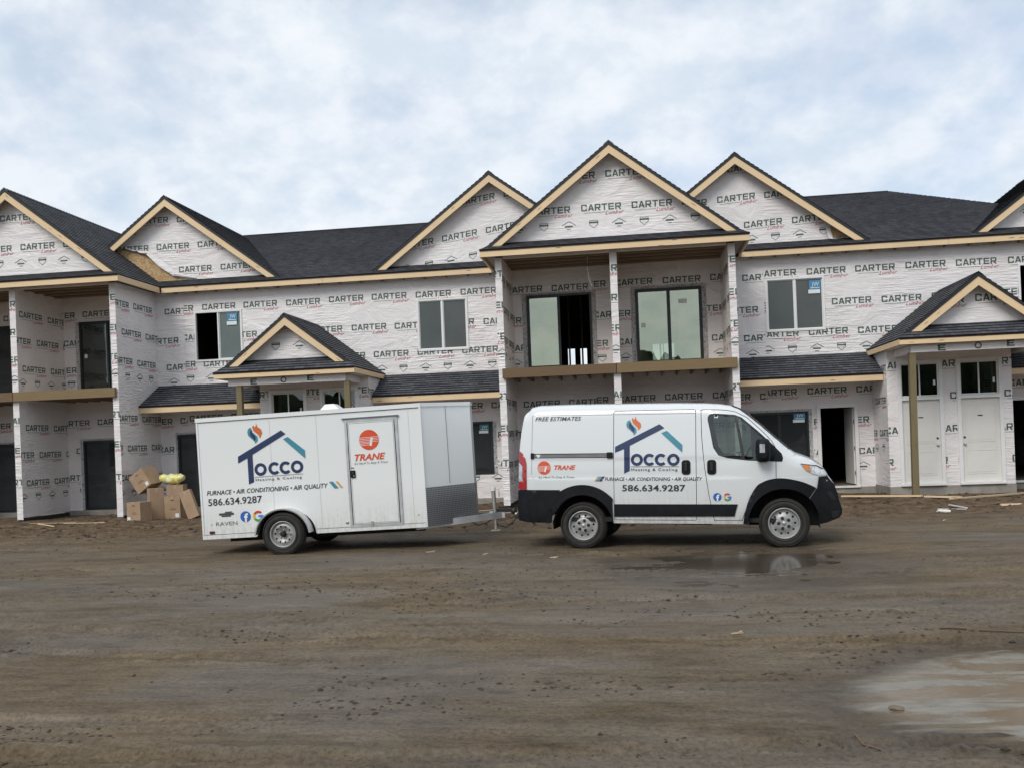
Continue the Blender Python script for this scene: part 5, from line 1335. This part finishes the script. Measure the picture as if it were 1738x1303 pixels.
# ------------------------------------------------------------------ the trailer
TRL = thing('cargo_trailer', 'white enclosed cargo trailer with V-nose, side door and orange door emblem', 'trailer', (-5.66, 14.70, -.008))
TRL.rotation_euler = (0, R(-1.55), R(1.5))
TW = 1.90; TX0, TX1, TXN, TZ0, TZ1 = -1.395, 2.33, 3.02, .308, 2.288
def trailer():
    P = TRL
    b = MB(); WB = .50     # wheel cut-out radius in the near wall
    side = [(TX0, TZ0)] + [(.02 - .50, TZ0)] + [(.02 + .49 * math.cos(R(a)), .325 + .40 * math.sin(R(a))) for a in np.linspace(180, 0, 17)] + [(.52, TZ0), (TX1, TZ0), (TX1, TZ1), (TX0, TZ1)]
    door = [(1.10, .372), (1.952, .372), (1.952, 2.106), (1.10, 2.106)]
    for y, flip in ((0.0, False), (TW, True)):
        V = [Vector(p) for p in side + door]; n = len(side)
        E = [(i, (i + 1) % n) for i in range(n)] + [(n + i, n + (i + 1) % 4) for i in range(4)]
        r = delaunay_2d_cdt(V, E, [], 0, 1e-6); mb = MB()
        T = [list(f) for f in r[2] if inside((sum(r[0][i][0] for i in f) / len(f), sum(r[0][i][1] for i in f) / len(f)), side) and (flip or not inside((sum(r[0][i][0] for i in f) / len(f), sum(r[0][i][1] for i in f) / len(f)), door))]
        mb.add([(p[0], y, p[1]) for p in r[0]], [f if not flip else f[::-1] for f in T]); mb.build('side_wall', TRAILERWHITE, P)
    nose = [(TX1, 0.0), (TXN, .83), (TXN, 1.07), (TX1, TW)]
    for i, (a, c) in enumerate(zip(nose[:-1], nose[1:])):
        MB().poly([(a[0], a[1], TZ0), (c[0], c[1], TZ0), (c[0], c[1], TZ1), (a[0], a[1], TZ1)]).build('nose_panel', TRAILERWHITE, P)
        g = MB(); zt = .935; n = Vector((c[1] - a[1], -(c[0] - a[0]), 0)).normalized() * .006; l = math.hypot(c[0] - a[0], c[1] - a[1])
        g.poly([Vector((a[0], a[1], TZ0 + .005)) + n, Vector((c[0], c[1], TZ0 + .005)) + n, Vector((c[0], c[1], zt)) + n, Vector((a[0], a[1], zt)) + n], 0, [(0, 0), (l, 0), (l, zt - TZ0), (0, zt - TZ0)]); g.build('stone_guard', DIAMOND, P)
    m = Vector((TX1, 0, 0)).lerp(Vector((TXN, .83, 0)), .5)
    MB().box((m.x + .003, m.y - .002, 1.62), (.006, .006, 1.3)).build('panel_seam', GREYV, P)
    MB().poly([(TX0, 0, TZ0), (TX0, TW, TZ0), (TX0, TW, TZ1), (TX0, 0, TZ1)][::-1]).build('rear_ramp_door', TRAILERWHITE, P)
    MB().poly([(TX0, 0, TZ1 - .002), (TX1, 0, TZ1 - .002), (TXN, .83, TZ1 - .002), (TXN, 1.07, TZ1 - .002), (TX1, TW, TZ1 - .002), (TX0, TW, TZ1 - .002)]).build('roof_skin', TRAILERWHITE, P)
    MB().poly([(TX0, 0, TZ0 + .02), (TX0, TW, TZ0 + .02), (TX1, TW, TZ0 + .02), (TXN, 1.07, TZ0 + .02), (TXN, .83, TZ0 + .02), (TX1, 0, TZ0 + .02)]).build('floor', DARKUNDER, P)
    for y in (-.010, TW + .010):
        MB().box(((TX0 + TX1) / 2, y, TZ1 - .030), (TX1 - TX0 + .02, .02, .066)).build('top_rail', TRAILERWHITE, P)
        MB().box(((TX0 + TX1) / 2, y * .6 + (0 if y < 0 else .4 * TW), TZ1 - .068), (TX1 - TX0, .010, .007)).build('rail_shadow_strip', GREYV, P)  # solid grey strip painted in for the shadow line along the rail
    for a, c in ((TX0, -.485), (.525, TX1)):
        MB().box(((a + c) / 2, -.008, TZ0 + .032), (c - a, .016, .066)).build('bottom_rail', TRAILERWHITE, P)
        MB().box(((a + c) / 2, -.006, TZ0 + .072), (c - a, .010, .006)).build('rail_shadow_strip', GREYV, P)
    MB().box((TX1 + .004, -.004, (TZ0 + TZ1) / 2), (.03, .03, TZ1 - TZ0)).build('corner_trim', TRAILERWHITE, P)
    for a, c in zip(nose[:-1], nose[1:]): MB().beam((a[0], a[1], TZ1 - .025), (c[0], c[1], TZ1 - .025), .06, .03).build('top_rail', TRAILERWHITE, P)
    for x in (TX0 + .012,): MB().box((x, -.006, (TZ0 + TZ1) / 2), (.03, .012, TZ1 - TZ0 - .14)).build('corner_trim', TRAILERWHITE, P)
    for x in (-.16, .62, 2.14): MB().box((x, -.0015, 1.3), (.004, .003, 1.80)).build('panel_seam', simple('seam_shade', (.50, .51, .51), .4), P)
    # side door
    fr = MB()
    for q in ((1.092, .366, 1.145, 2.11), (1.905, .366, 1.960, 2.11), (1.145, 2.058, 1.905, 2.11), (1.145, .366, 1.905, .412)): fr.box(((q[0] + q[2]) / 2, -.008, (q[1] + q[3]) / 2), (q[2] - q[0], .03, q[3] - q[1]))
    fr.build('door_frame', ALU, P)
    fg = MB()
    for q in ((1.133, .412, 1.143, 2.058), (1.907, .412, 1.917, 2.058)): fg.box(((q[0] + q[2]) / 2, -.024, (q[1] + q[3]) / 2), (q[2] - q[0], .004, q[3] - q[1]))
    fg.build('door_seal', BLACKM, P)
    MB().box((1.52, -.024, 2.122), (.93, .045, .016)).build('drip_edge', GREYV, P)
    d = MB(); d.box((1.525, -.012, 1.235), (.752, .03, 1.638)); do = d.build('side_door', TRAILERWHITE, P)
    ds = MB()
    for q in ((1.16, .43, 1.89, .434), (1.16, 2.035, 1.89, 2.039), (1.16, .434, 1.164, 2.035), (1.886, .434, 1.89, 2.035)): ds.box(((q[0] + q[2]) / 2, -.028, (q[1] + q[3]) / 2), (q[2] - q[0], .003, q[3] - q[1]))
    ds.build('door_trim_line', GREYV, do)
    la = skin_flat('latch', rrect(1.150, 1.166, 1.230, 1.287, .016, 3), BLACKPLASTIC, do, -.031, .014)
    MB().box((1.19, -.050, 1.25), (.03, .012, .05)).build('latch_paddle', BLACKM, do); MB().lathe([(0, -.006), (.010, -.004), (.010, .004)], 10, c=(1.205, -.046, 1.195)).build('lock_cylinder', GALV, do)
    MB().box((1.185, -.030, 1.325), (.055, .004, .018)).build('latch_label', GREYV, do)
    MB().box((1.455, -.034, .42), (.035, .02, .07)).build('door_holdback', GALV, do)
    for x, z, r in ((1.037, .454, .028), (2.21, .514, .012), (-1.24, .547, .010)): MB().lathe([(0, -.008), (r * .8, -.007), (r, 0)], 16, c=(x, -.004, z)).build('vent_cap', GALV, P)
    MB().box((-1.234, -.010, .416), (.082, .016, .042)).build('marker_light', DARKRED, P)
    # roof vent
    v = MB(); v.add([(.45, .70, TZ1), (.85, .70, TZ1), (.85, 1.1, TZ1), (.45, 1.1, TZ1), (.55, .78, TZ1 + .13), (.70, .78, TZ1 + .13), (.70, 1.02, TZ1 + .13), (.55, 1.02, TZ1 + .13)], [(0, 1, 5, 4), (1, 2, 6, 5), (2, 3, 7, 6), (3, 0, 4, 7), (4, 5, 6, 7)]); v.build('roof_vent', VINYL, P)
    # fenders, wheels, axle
    for s in (0, 1):
        y0, y1 = ((-.225, 0.0) if s == 0 else (TW, TW + .225)); A = arc(.02, .30, .46, 6, 174, 22)
        A = [(p[0], .30 + (p[1] - .30) * .98) for p in A]; f = MB(); n = len(A)
        B = [(.02 + (p[0] - .02) * .955, .30 + (p[1] - .30) * .955) for p in A]
        f.add([(p[0], y0, p[1]) for p in A] + [(p[0], y1, p[1]) for p in A], [(i, i + 1, n + i + 1, n + i) for i in range(n - 1)], 0, smooth=True)
        f.add([(p[0], y0, p[1]) for p in A] + [(p[0], y0 + (.004 if s == 0 else 0), p[1]) for p in B], [(i, i + 1, n + i + 1, n + i) for i in range(n - 1)], 0)
        f.build('fender', ALU if s == 0 else ALU, P)
        ib = MB(); C = arc(.02, .30, .44, 0, 180, 20); ya, yb = (.002, .16) if s == 0 else (TW - .002, TW - .16)
        ib.add([(p[0], ya, p[1]) for p in C] + [(p[0], yb, p[1]) for p in C], [(i, i + 1, 22 + i, 21 + i) for i in range(20)]); ib.add([(p[0], yb, p[1]) for p in C], [list(range(21))]); ib.build('wheel_box', DARKUNDER, P)
        wheel(P, 'wheel', .02, -.105 if s == 0 else TW + .105, .338, .352, .205, .205, 'trailer', -1 if s == 0 else 1, .1)
    MB().tube([(.02, .0, .34), (.02, TW, .34)], .035, 10).build('axle', DARKUNDER, P)
    for y in (.25, TW - .25): MB().tube([(-.4, y, .34), (-.1, y, .285), (.02, y, .28), (.2, y, .30), (.45, y, .34)], .022, 6).build('leaf_spring', DARKUNDER, P)
    MB().box((.6, .30, .275), (3.3, .05, .09)).build('frame_rail', DARKUNDER, P); MB().box((.6, TW - .30, .275), (3.3, .05, .09)).build('frame_rail', DARKUNDER, P)
    # A-frame tongue, coupler, jack
    zt = .345
    MB().beam((TX1 - .2, .10, zt - .03), (3.42, .91, zt + .02), .105, .05).build('tongue_beam', ALU, P)
    MB().beam((TX1 - .2, TW - .10, zt - .03), (3.42, TW - .91, zt + .02), .105, .05).build('tongue_beam', ALU, P)
    MB().box((3.36, .95, zt + .03), (.26, .10, .115)).build('tongue_beam', ALU, P)
    c = MB(); c.beam((3.30, .95, zt + .10), (3.62, .95, zt + .09), .05, .11); c.lathe([(0, .0), (.05, .0), (.055, .05), (.03, .09), (0, .10)], 14, c=(3.64, .90, zt + .07)); c.box((3.47, .95, zt + .145), (.16, .04, .03)); c.build('coupler', BLACKM, P)
    j = MB(); j.tube([(3.33, .86, .14), (3.33, .86, .50)], .030, 12); j.build('jack_tube', GALV, P)
    j = MB(); j.tube([(3.33, .86, .42), (3.325, .86, .78)], .036, 12); j.build('jack_sleeve', GALV, P)
    j = MB(); j.tube([(3.325, .86, .78), (3.325, .86, .84)], .044, 12); j.build('jack_cap', VINYL, P)
    j = MB(); j.tube([(3.34, .86, .80), (3.42, .84, .80), (3.42, .84, .68)], .010, 6); j.build('jack_crank', GALV, P)
    MB().box((3.33, .86, .120), (.15, .15, .012)).build('jack_foot', GALV, P)
    ch = MB(); ch.tube([(3.30, .88, .30), (3.38, .86, .20), (3.5, .87, .16), (3.62, .90, .24), (3.72, .93, .36)], .012, 5); ch.build('safety_chain', BLACKM, P)
    ch = MB(); ch.tube([(2.9, .8, .30), (3.05, .8, .22), (3.2, .8, .26), (3.40, .90, .38), (3.6, .95, .30), (3.8, 1.0, .42)], .009, 5); ch.build('wiring_lead', BLACKM, P)
def skin_flat(name, outline, m, parent, y, th):
    mb = MB(); n = len(outline); A = [(p[0], y - th, p[1]) for p in outline]; B = [(p[0], y, p[1]) for p in outline]
    mb.add(A + B, [list(range(n))] + [(i, (i + 1) % n, n + (i + 1) % n, n + i)[::-1] for i in range(n)]); return mb.build(name, m, parent)
trailer()
flat0 = lambda x, z: 0.0
flatd = lambda x, z: -.027
tocco('trailer', [(-0.718, 1.627), (0.03, 2.009), (0.105, 1.945), (-0.472, 1.644), (-0.473, 1.198), (-0.562, 1.165), (-0.561, 1.593), (-0.723, 1.518)],
      [(0.057, 1.866), (0.138, 1.896), (0.41, 1.661), (0.41, 1.526)],
      [(-0.38, 2.154), (-0.362, 2.094), (-0.302, 2.049), (-0.288, 1.989), (-0.33, 1.903), (-0.345, 1.957), (-0.431, 2.034), (-0.445, 2.099), (-0.425, 2.122), (-0.409, 2.091), (-0.386, 2.099)],
      [(-0.47, 2.089), (-0.462, 2.024), (-0.37, 1.935), (-0.365, 1.876), (-0.409, 1.82), (-0.424, 1.862), (-0.522, 1.957), (-0.534, 2.017), (-0.514, 2.069)],
      [(-0.351, 1.397), (-0.248, 1.396), (-0.297, 1.396), (-0.116, 1.400), (0.071, 1.400), (0.262, 1.402)], [(-0.463, 1.274), (0.357, 1.280)], [(-0.443, 1.215), (0.329, 1.215)], TRL, flat0, .040)
decal('slogan_lettering', [(0, fit_text('FURNACE • AIR CONDITIONING • AIR QUALITY', (-1.284, 1.026), (.754, 1.034), .076, shear=.22, bold=.012)), (1, [[(.775, 1.127), (.839, 1.129), (.932, 1.016), (.862, 1.014)]]), (2, [[(.886, 1.126), (.923, 1.127), (1.004, 1.021), (.967, 1.02)]])], TRL, [CHAR, TEAL, GOLD], .006, flat0)
decal('phone_number', [(0, fit_text('586.634.9287', (-1.273, .853), (-.36, .861), .118, bold=.012))], TRL, [CHAR], .006, flat0); stuff(bpy.data.objects['phone_number.001'])
trane(TRL, (1.485, 1.760), .161, (1.232, 1.437), (1.736, 1.441), .108, (1.224, 1.374), (1.77, 1.376), .036, flatd)
social(TRL, (-.654, .646), .088, (-.440, .642), .088, flat0)
decal('dealer_lettering', [(0, fit_text('RAVEN', (-1.161, .518), (-.802, .520), .066)), (1, [_r(-1.10, .690, -.85, .722), _r(-1.06, .664, -.90, .684), _r(-1.0, .728, -.88, .744)]), (2, fit_text('PowerDrive', (-1.095, .696), (-.855, .700), .022, shear=.3))], TRL, [GREYV, CHAR, GREYV], .006, flat0)

# ------------------------------------------------------------------ cardboard boxes beside the left wing
def carton(label, c, size, rot, group='cardboard cartons piled by the wing wall', flap=False, marks=True, faces=('front',)):
    sx, sy, sz = size
    o = thing('cardboard_box', label, 'box', c, group); o.rotation_euler = rot; e = .006
    b = MB(); b.box((0, 0, sz / 2), (sx, sy, sz)); body = b.build('carton_body', CARD, o)
    t = MB(); t.box((0, 0, sz + .0015), (.05, sy + .004, .003)); t.box((0, -sy / 2 - .0015, sz - .05), (.05, .003, .1)); t.build('tape_strip', TAPE, o)
    if marks:
        g = MB(); y = -sy / 2 - .003
        g.add([(-.05, y, sz * .80), (0, y, sz * .80 + .05), (.05, y, sz * .80), (.03, y, sz * .80 - .005), (0, y, sz * .80 + .015), (-.03, y, sz * .80 - .005)], [(0, 5, 4, 1), (1, 4, 3, 2)], 0)
        g.box((.02, y, sz * .42), (sx * .34, .002, .022), 1); g.box((.02, y, sz * .42 + .04), (sx * .20, .002, .012), 1); g.build('printed_mark', [BLACKM, CARD_D], o)
        MB().box((-sx * .36 if rng.random() < .5 else sx * .30, -sy / 2 - .002, sz * .16), (.10, .003, .10)).build('shipping_label', STICKER_W, o)
    return o
def gzz(x, y): return gz(x, y) - .01
carton('low cardboard box with white corner label, at the left end of the pile', (-12.66, 22.75, gzz(-12.66, 22.75)), (.42, .42, .50), (0, 0, R(-12)))
carton('tall plain cardboard box standing turned corner-on in the middle of the pile', (-12.58, 23.45, gzz(-12.58, 23.45)), (.36, .36, .82), (0, 0, R(38)), marks=False)
carton('upright cardboard box with black arrow mark, right of the tall plain box', (-12.08, 23.55, gzz(-12.08, 23.55)), (.42, .42, .60), (0, 0, R(4)))
carton('small plain cardboard box set on top of the upright box, under the yellow bundle', (-12.06, 23.62, gzz(-12.08, 23.55) + .605), (.42, .50, .28), (0, 0, R(14)), marks=False)
carton('flat narrow cardboard box leaning against the right side of the pile', (-11.34, 23.12, gzz(-11.34, 23.12) + .02), (.30, .16, .74), (R(-6), R(-21), R(6)), marks=False)
carton('cardboard box with white label tipped at an angle on top of the pile', (-12.84, 23.72, .80), (.52, .50, .52), (R(4), R(-32), R(-14)))
def bundle():
    mb = MB(); pts = []; rad = []
    for i in range(15):
        t = i / 14; pts.append((-12.52 + .70 * t, 23.58 + .05 * math.sin(t * 5), 1.03 + .012 * math.sin(9 * t))); rad.append(.035 + .105 * math.sin(math.pi * min(1, max(0, t * .94 + .03))) ** .45 * (1 - .25 * math.exp(-((t - .33) / .05) ** 2) - .2 * math.exp(-((t - .62) / .04) ** 2)))
    mb.tube(pts, rad, 18)
    mb.v = [(x + .014 * math.sin(31 * z + 17 * x) + rng.uniform(-.006, .006), y + .014 * math.sin(27 * x) + rng.uniform(-.008, .008), z + .016 * math.sin(23 * x + 13 * y) + .010 * math.sin(61 * x) + rng.uniform(-.008, .008)) for x, y, z in mb.v]
    o = mb.build('plastic_bundle', BAG); tag(o, 'yellow and white plastic-wrapped bundle lying on the stacked boxes', 'bundle')
bundle()

# ------------------------------------------------------------------ loose things on the ground
def plank(label, a, b, w, t, m=SCRAPW, group='scrap boards by the right entrance'):
    mb = MB(); za, zb = gz(*a) + t / 2 + .015, gz(*b) + t / 2 + .015
    mid = ((a[0] + b[0]) / 2, (a[1] + b[1]) / 2); zm = (za + zb) / 2
    mb.beam((a[0], a[1], za), (b[0], b[1], zb), t, w); o = mb.build('scrap_board', m); return tag(o, label, 'board', group)
plank('long pale board lying along the concrete left of the porch post', (4.95, 23.75), (6.40, 22.35), .10, .035, PINE)
plank('pale board lying in front of the doors right of the porch post', (6.45, 22.30), (7.05, 21.75), .10, .035, PINE)
plank('weathered board lying slanted toward the right edge below the second door', (6.75, 21.45), (9.1, 23.55), .12, .03, SCRAPW)
plank('short pale board half buried at the far right edge', (7.35, 20.35), (8.6, 20.1), .16, .03, PINE)
plank('thin white stick lying flat, lower of the two by the right entrance', (6.0, 19.9), (6.30, 19.2), .03, .015, PAPER, 'white sticks in the dirt')
plank('thin white stick lying slanted, upper of the two by the right entrance', (6.40, 20.5), (6.45, 19.6), .035, .02, PAPER, 'white sticks in the dirt')
LATH = [((-15.6, 22.6), (-14.5, 22.9), 'pale lath on the dirt in front of the left wing, farthest left'), ((-14.4, 22.2), (-13.4, 22.0), 'pale lath on the dirt in front of the left wing, nearest the boxes'), ((-14.9, 21.9), (-14.2, 21.5), 'short pale offcut lying in front of the left wing, nearest the road'),
        ((-13.2, 21.6), (-12.7, 21.2), 'short pale offcut lying below the low left box'), ((-4.35, 23.2), (-3.3, 23.6), 'pale lath on the dirt in the gap between trailer and van'), ((-3.1, 21.0), (-2.6, 21.6), 'short pale offcut in the gap behind the trailer tongue')]
for a_, b_, lb_ in LATH: plank(lb_, a_, b_, .035, .015, PINE if rng.random() < .5 else SCRAPW, 'laths and offcuts on the dirt')
def pebble_mesh(mb, x, y, z, r, flat, rg, mi=0):
    base = [(1, 0, 0), (-1, 0, 0), (0, 1, 0), (0, -1, 0), (0, 0, 1), (.7, .7, .3), (-.7, .7, .3), (-.7, -.7, .35), (.7, -.7, .25)]
    V = []
    a = rg.random() * 6.28; c, s = math.cos(a), math.sin(a)
    for p in base:
        k = r * rg.uniform(.7, 1.25); px, py = p[0] * k * 1.3, p[1] * k
        V.append((x + px * c - py * s, y + px * s + py * c, z + p[2] * k * flat))
    mb.add(V, [(0, 5, 4), (5, 2, 4), (2, 6, 4), (6, 1, 4), (1, 7, 4), (7, 3, 4), (3, 8, 4), (8, 0, 4), (0, 2, 5), (2, 1, 6), (1, 3, 7), (3, 0, 8)], mi)
def clods():
    mb = MB(); rg = random.Random(3); P = []
    for _ in range(64000):
        y = 4.4 + 14 * rg.random() ** 1.5; x = rg.uniform(-1, 1) * (2.6 + .58 * y) - .12 * y
        P.append((x, y))
    A = np.array(P); dens = vnoise(A[:, 0] * .55, A[:, 1] * 1.7, 21) + .6 * vnoise(A[:, 0] * 2, A[:, 1] * 4, 22)
    H = ground_h(A[:, 0], A[:, 1])
    for (x, y), d, h in zip(P, dens, H):
        if d < rg.uniform(-.02, .48): continue
        if ell(x, y, 2.85, 6.5, 1.6, 1.0, .35) < 1 and rg.random() < .97: continue
        r = .0035 + .018 * rg.random() ** 5.0
        pebble_mesh(mb, x, y, h - .002, r, rg.uniform(.5, .9), rg)
    nr = np.random.RandomState(5); X = nr.uniform(-16, 11, 6500); Y = nr.uniform(17.2, 25.4, 6500)      # rough soil by the building
    keep = dirt_mask(X, Y) > nr.rand(6500); X, Y = X[keep], Y[keep]; H = ground_h(X, Y)
    for x, y, h in zip(X, Y, H):
        pebble_mesh(mb, x, y, h - .005, .012 + .05 * rg.random() ** 4, rg.uniform(.5, .9), rg)
    o = stuff(mb.build('mud_clods', CLODM)); o['label'] = 'small mud clods and pebbles scattered over the wet ground'; o['category'] = 'clods'
clods()
def stone(label, x, y, r, flat, m, seed, name='stone', cat='stone', group=None):
    bm = bmesh.new(); bmesh.ops.create_icosphere(bm, subdivisions=2, radius=r); rg = random.Random(seed)
    for v in bm.verts:
        k = 1 + rg.uniform(-.16, .16) + .2 * math.sin(v.co.x / r * 2 + seed); v.co = Vector((v.co.x * 1.7 * k, v.co.y * k, v.co.z * flat * k))
    me = bpy.data.meshes.new(name); bm.to_mesh(me); bm.free(); me.materials.append(m)
    o = bpy.data.objects.new(name, me); COL.objects.link(o); o.location = (x, y, gz(x, y) + r * flat * .45); o.rotation_euler = (0, .05, -.25); return tag(o, label, cat, group)
stone('flat tan stone at the edge of the silty puddle', 1.50, 5.90, .030, .42, STONEM, 2)
bpy.data.objects['stone'].location.z = -.010
stone('white crumpled scrap lying in the dirt right of the van nose', 5.80, 18.95, .07, .6, PAPER, 5, 'crumpled_scrap', 'scrap')
SCR = [(.79, 8.06, .03, 'pale flat wood chip lying on the mud in the middle distance'), (-2.28, 13.9, .03, 'pale splinter on the mud under the trailer tongue'), (-1.2, 13.3, .035, 'pale scrap on the mud left of the rear van wheel'),
       (-3.2, 14.3, .04, 'bent pale strip on the ground below the trailer nose'), (5.3, 17.3, .03, 'small pale chip on the ground right of the van')]
for k, (x, y, r, lb) in enumerate(SCR):
    mb = MB(); M = Matrix.Rotation(.4 + k, 3, 'Z'); mb.box((x, y, gz(x, y) + .008), (r * 3.4, r * .9, .008), 0, M); mb.box((x + r, y + r * .6, gz(x, y) + .017), (r * 2.0, r * .5, .006), 0, Matrix.Rotation(1.1 + k, 3, 'Z'))
    tag(mb.build('wood_scrap', SCRAPW), lb, 'scrap', 'scraps on the mud')
def stick(label, pts, r, m=None):
    mb = MB(); mb.tube([(x, y, gz(x, y) + r * .8 + dz) for x, y, dz in pts], [r * (1 - .12 * i) for i in range(len(pts))], 6)
    tag(mb.build('twig', m or simple('wet_twig', (.12, .08, .05), .7)), label, 'twig', 'twigs on the mud')
stick('dark crooked twig lying on the mud near the bottom edge', [(1.13, 5.33, .004), (1.16, 5.27, 0), (1.20, 5.22, .006), (1.25, 5.16, 0)], .008)
stick('longer brown twig lying above the silty puddle, nearer the right edge', [(2.70, 8.03, .004), (2.80, 7.98, .008), (2.93, 7.97, .0), (3.02, 7.95, .004)], .008, None)
stick('short dark twig lying above the silty puddle, left of the longer one', [(2.42, 8.12, .0), (2.52, 8.10, .006), (2.62, 8.08, 0)], .010)

# wood behind the photographer, seen only mirrored in the panes
def woods():
    mb = MB(); rg = random.Random(11)
    for k in range(150):
        x = -130 + k * 1.75 + rg.uniform(-1, 1); y = -62 + rg.uniform(-9, 9); hgt = rg.uniform(6, 10.5) * (1 + .25 * math.sin(x * .06))
        n, m_ = 9, 6; rr = rg.uniform(1.6, 3.0); V = []
        for i in range(m_):
            t = i / (m_ - 1); r_ = rr * (.25 + math.sin(math.pi * (.12 + .85 * t)) ** .8)
            for j in range(n): a = 2 * math.pi * j / n; q = r_ * rg.uniform(.65, 1.25); V.append((x + q * math.cos(a), y + q * math.sin(a), .3 + hgt * t * rg.uniform(.94, 1.05)))
        mb.add(V, [(i * n + j, i * n + (j + 1) % n, (i + 1) * n + (j + 1) % n, (i + 1) * n + j) for i in range(m_ - 1) for j in range(n)], 0)
    o = stuff(mb.build('distant_wood', FOLIAGE)); o['label'] = 'dark line of distant trees mirrored in the upper patio doors'; o['category'] = 'wood'
woods()
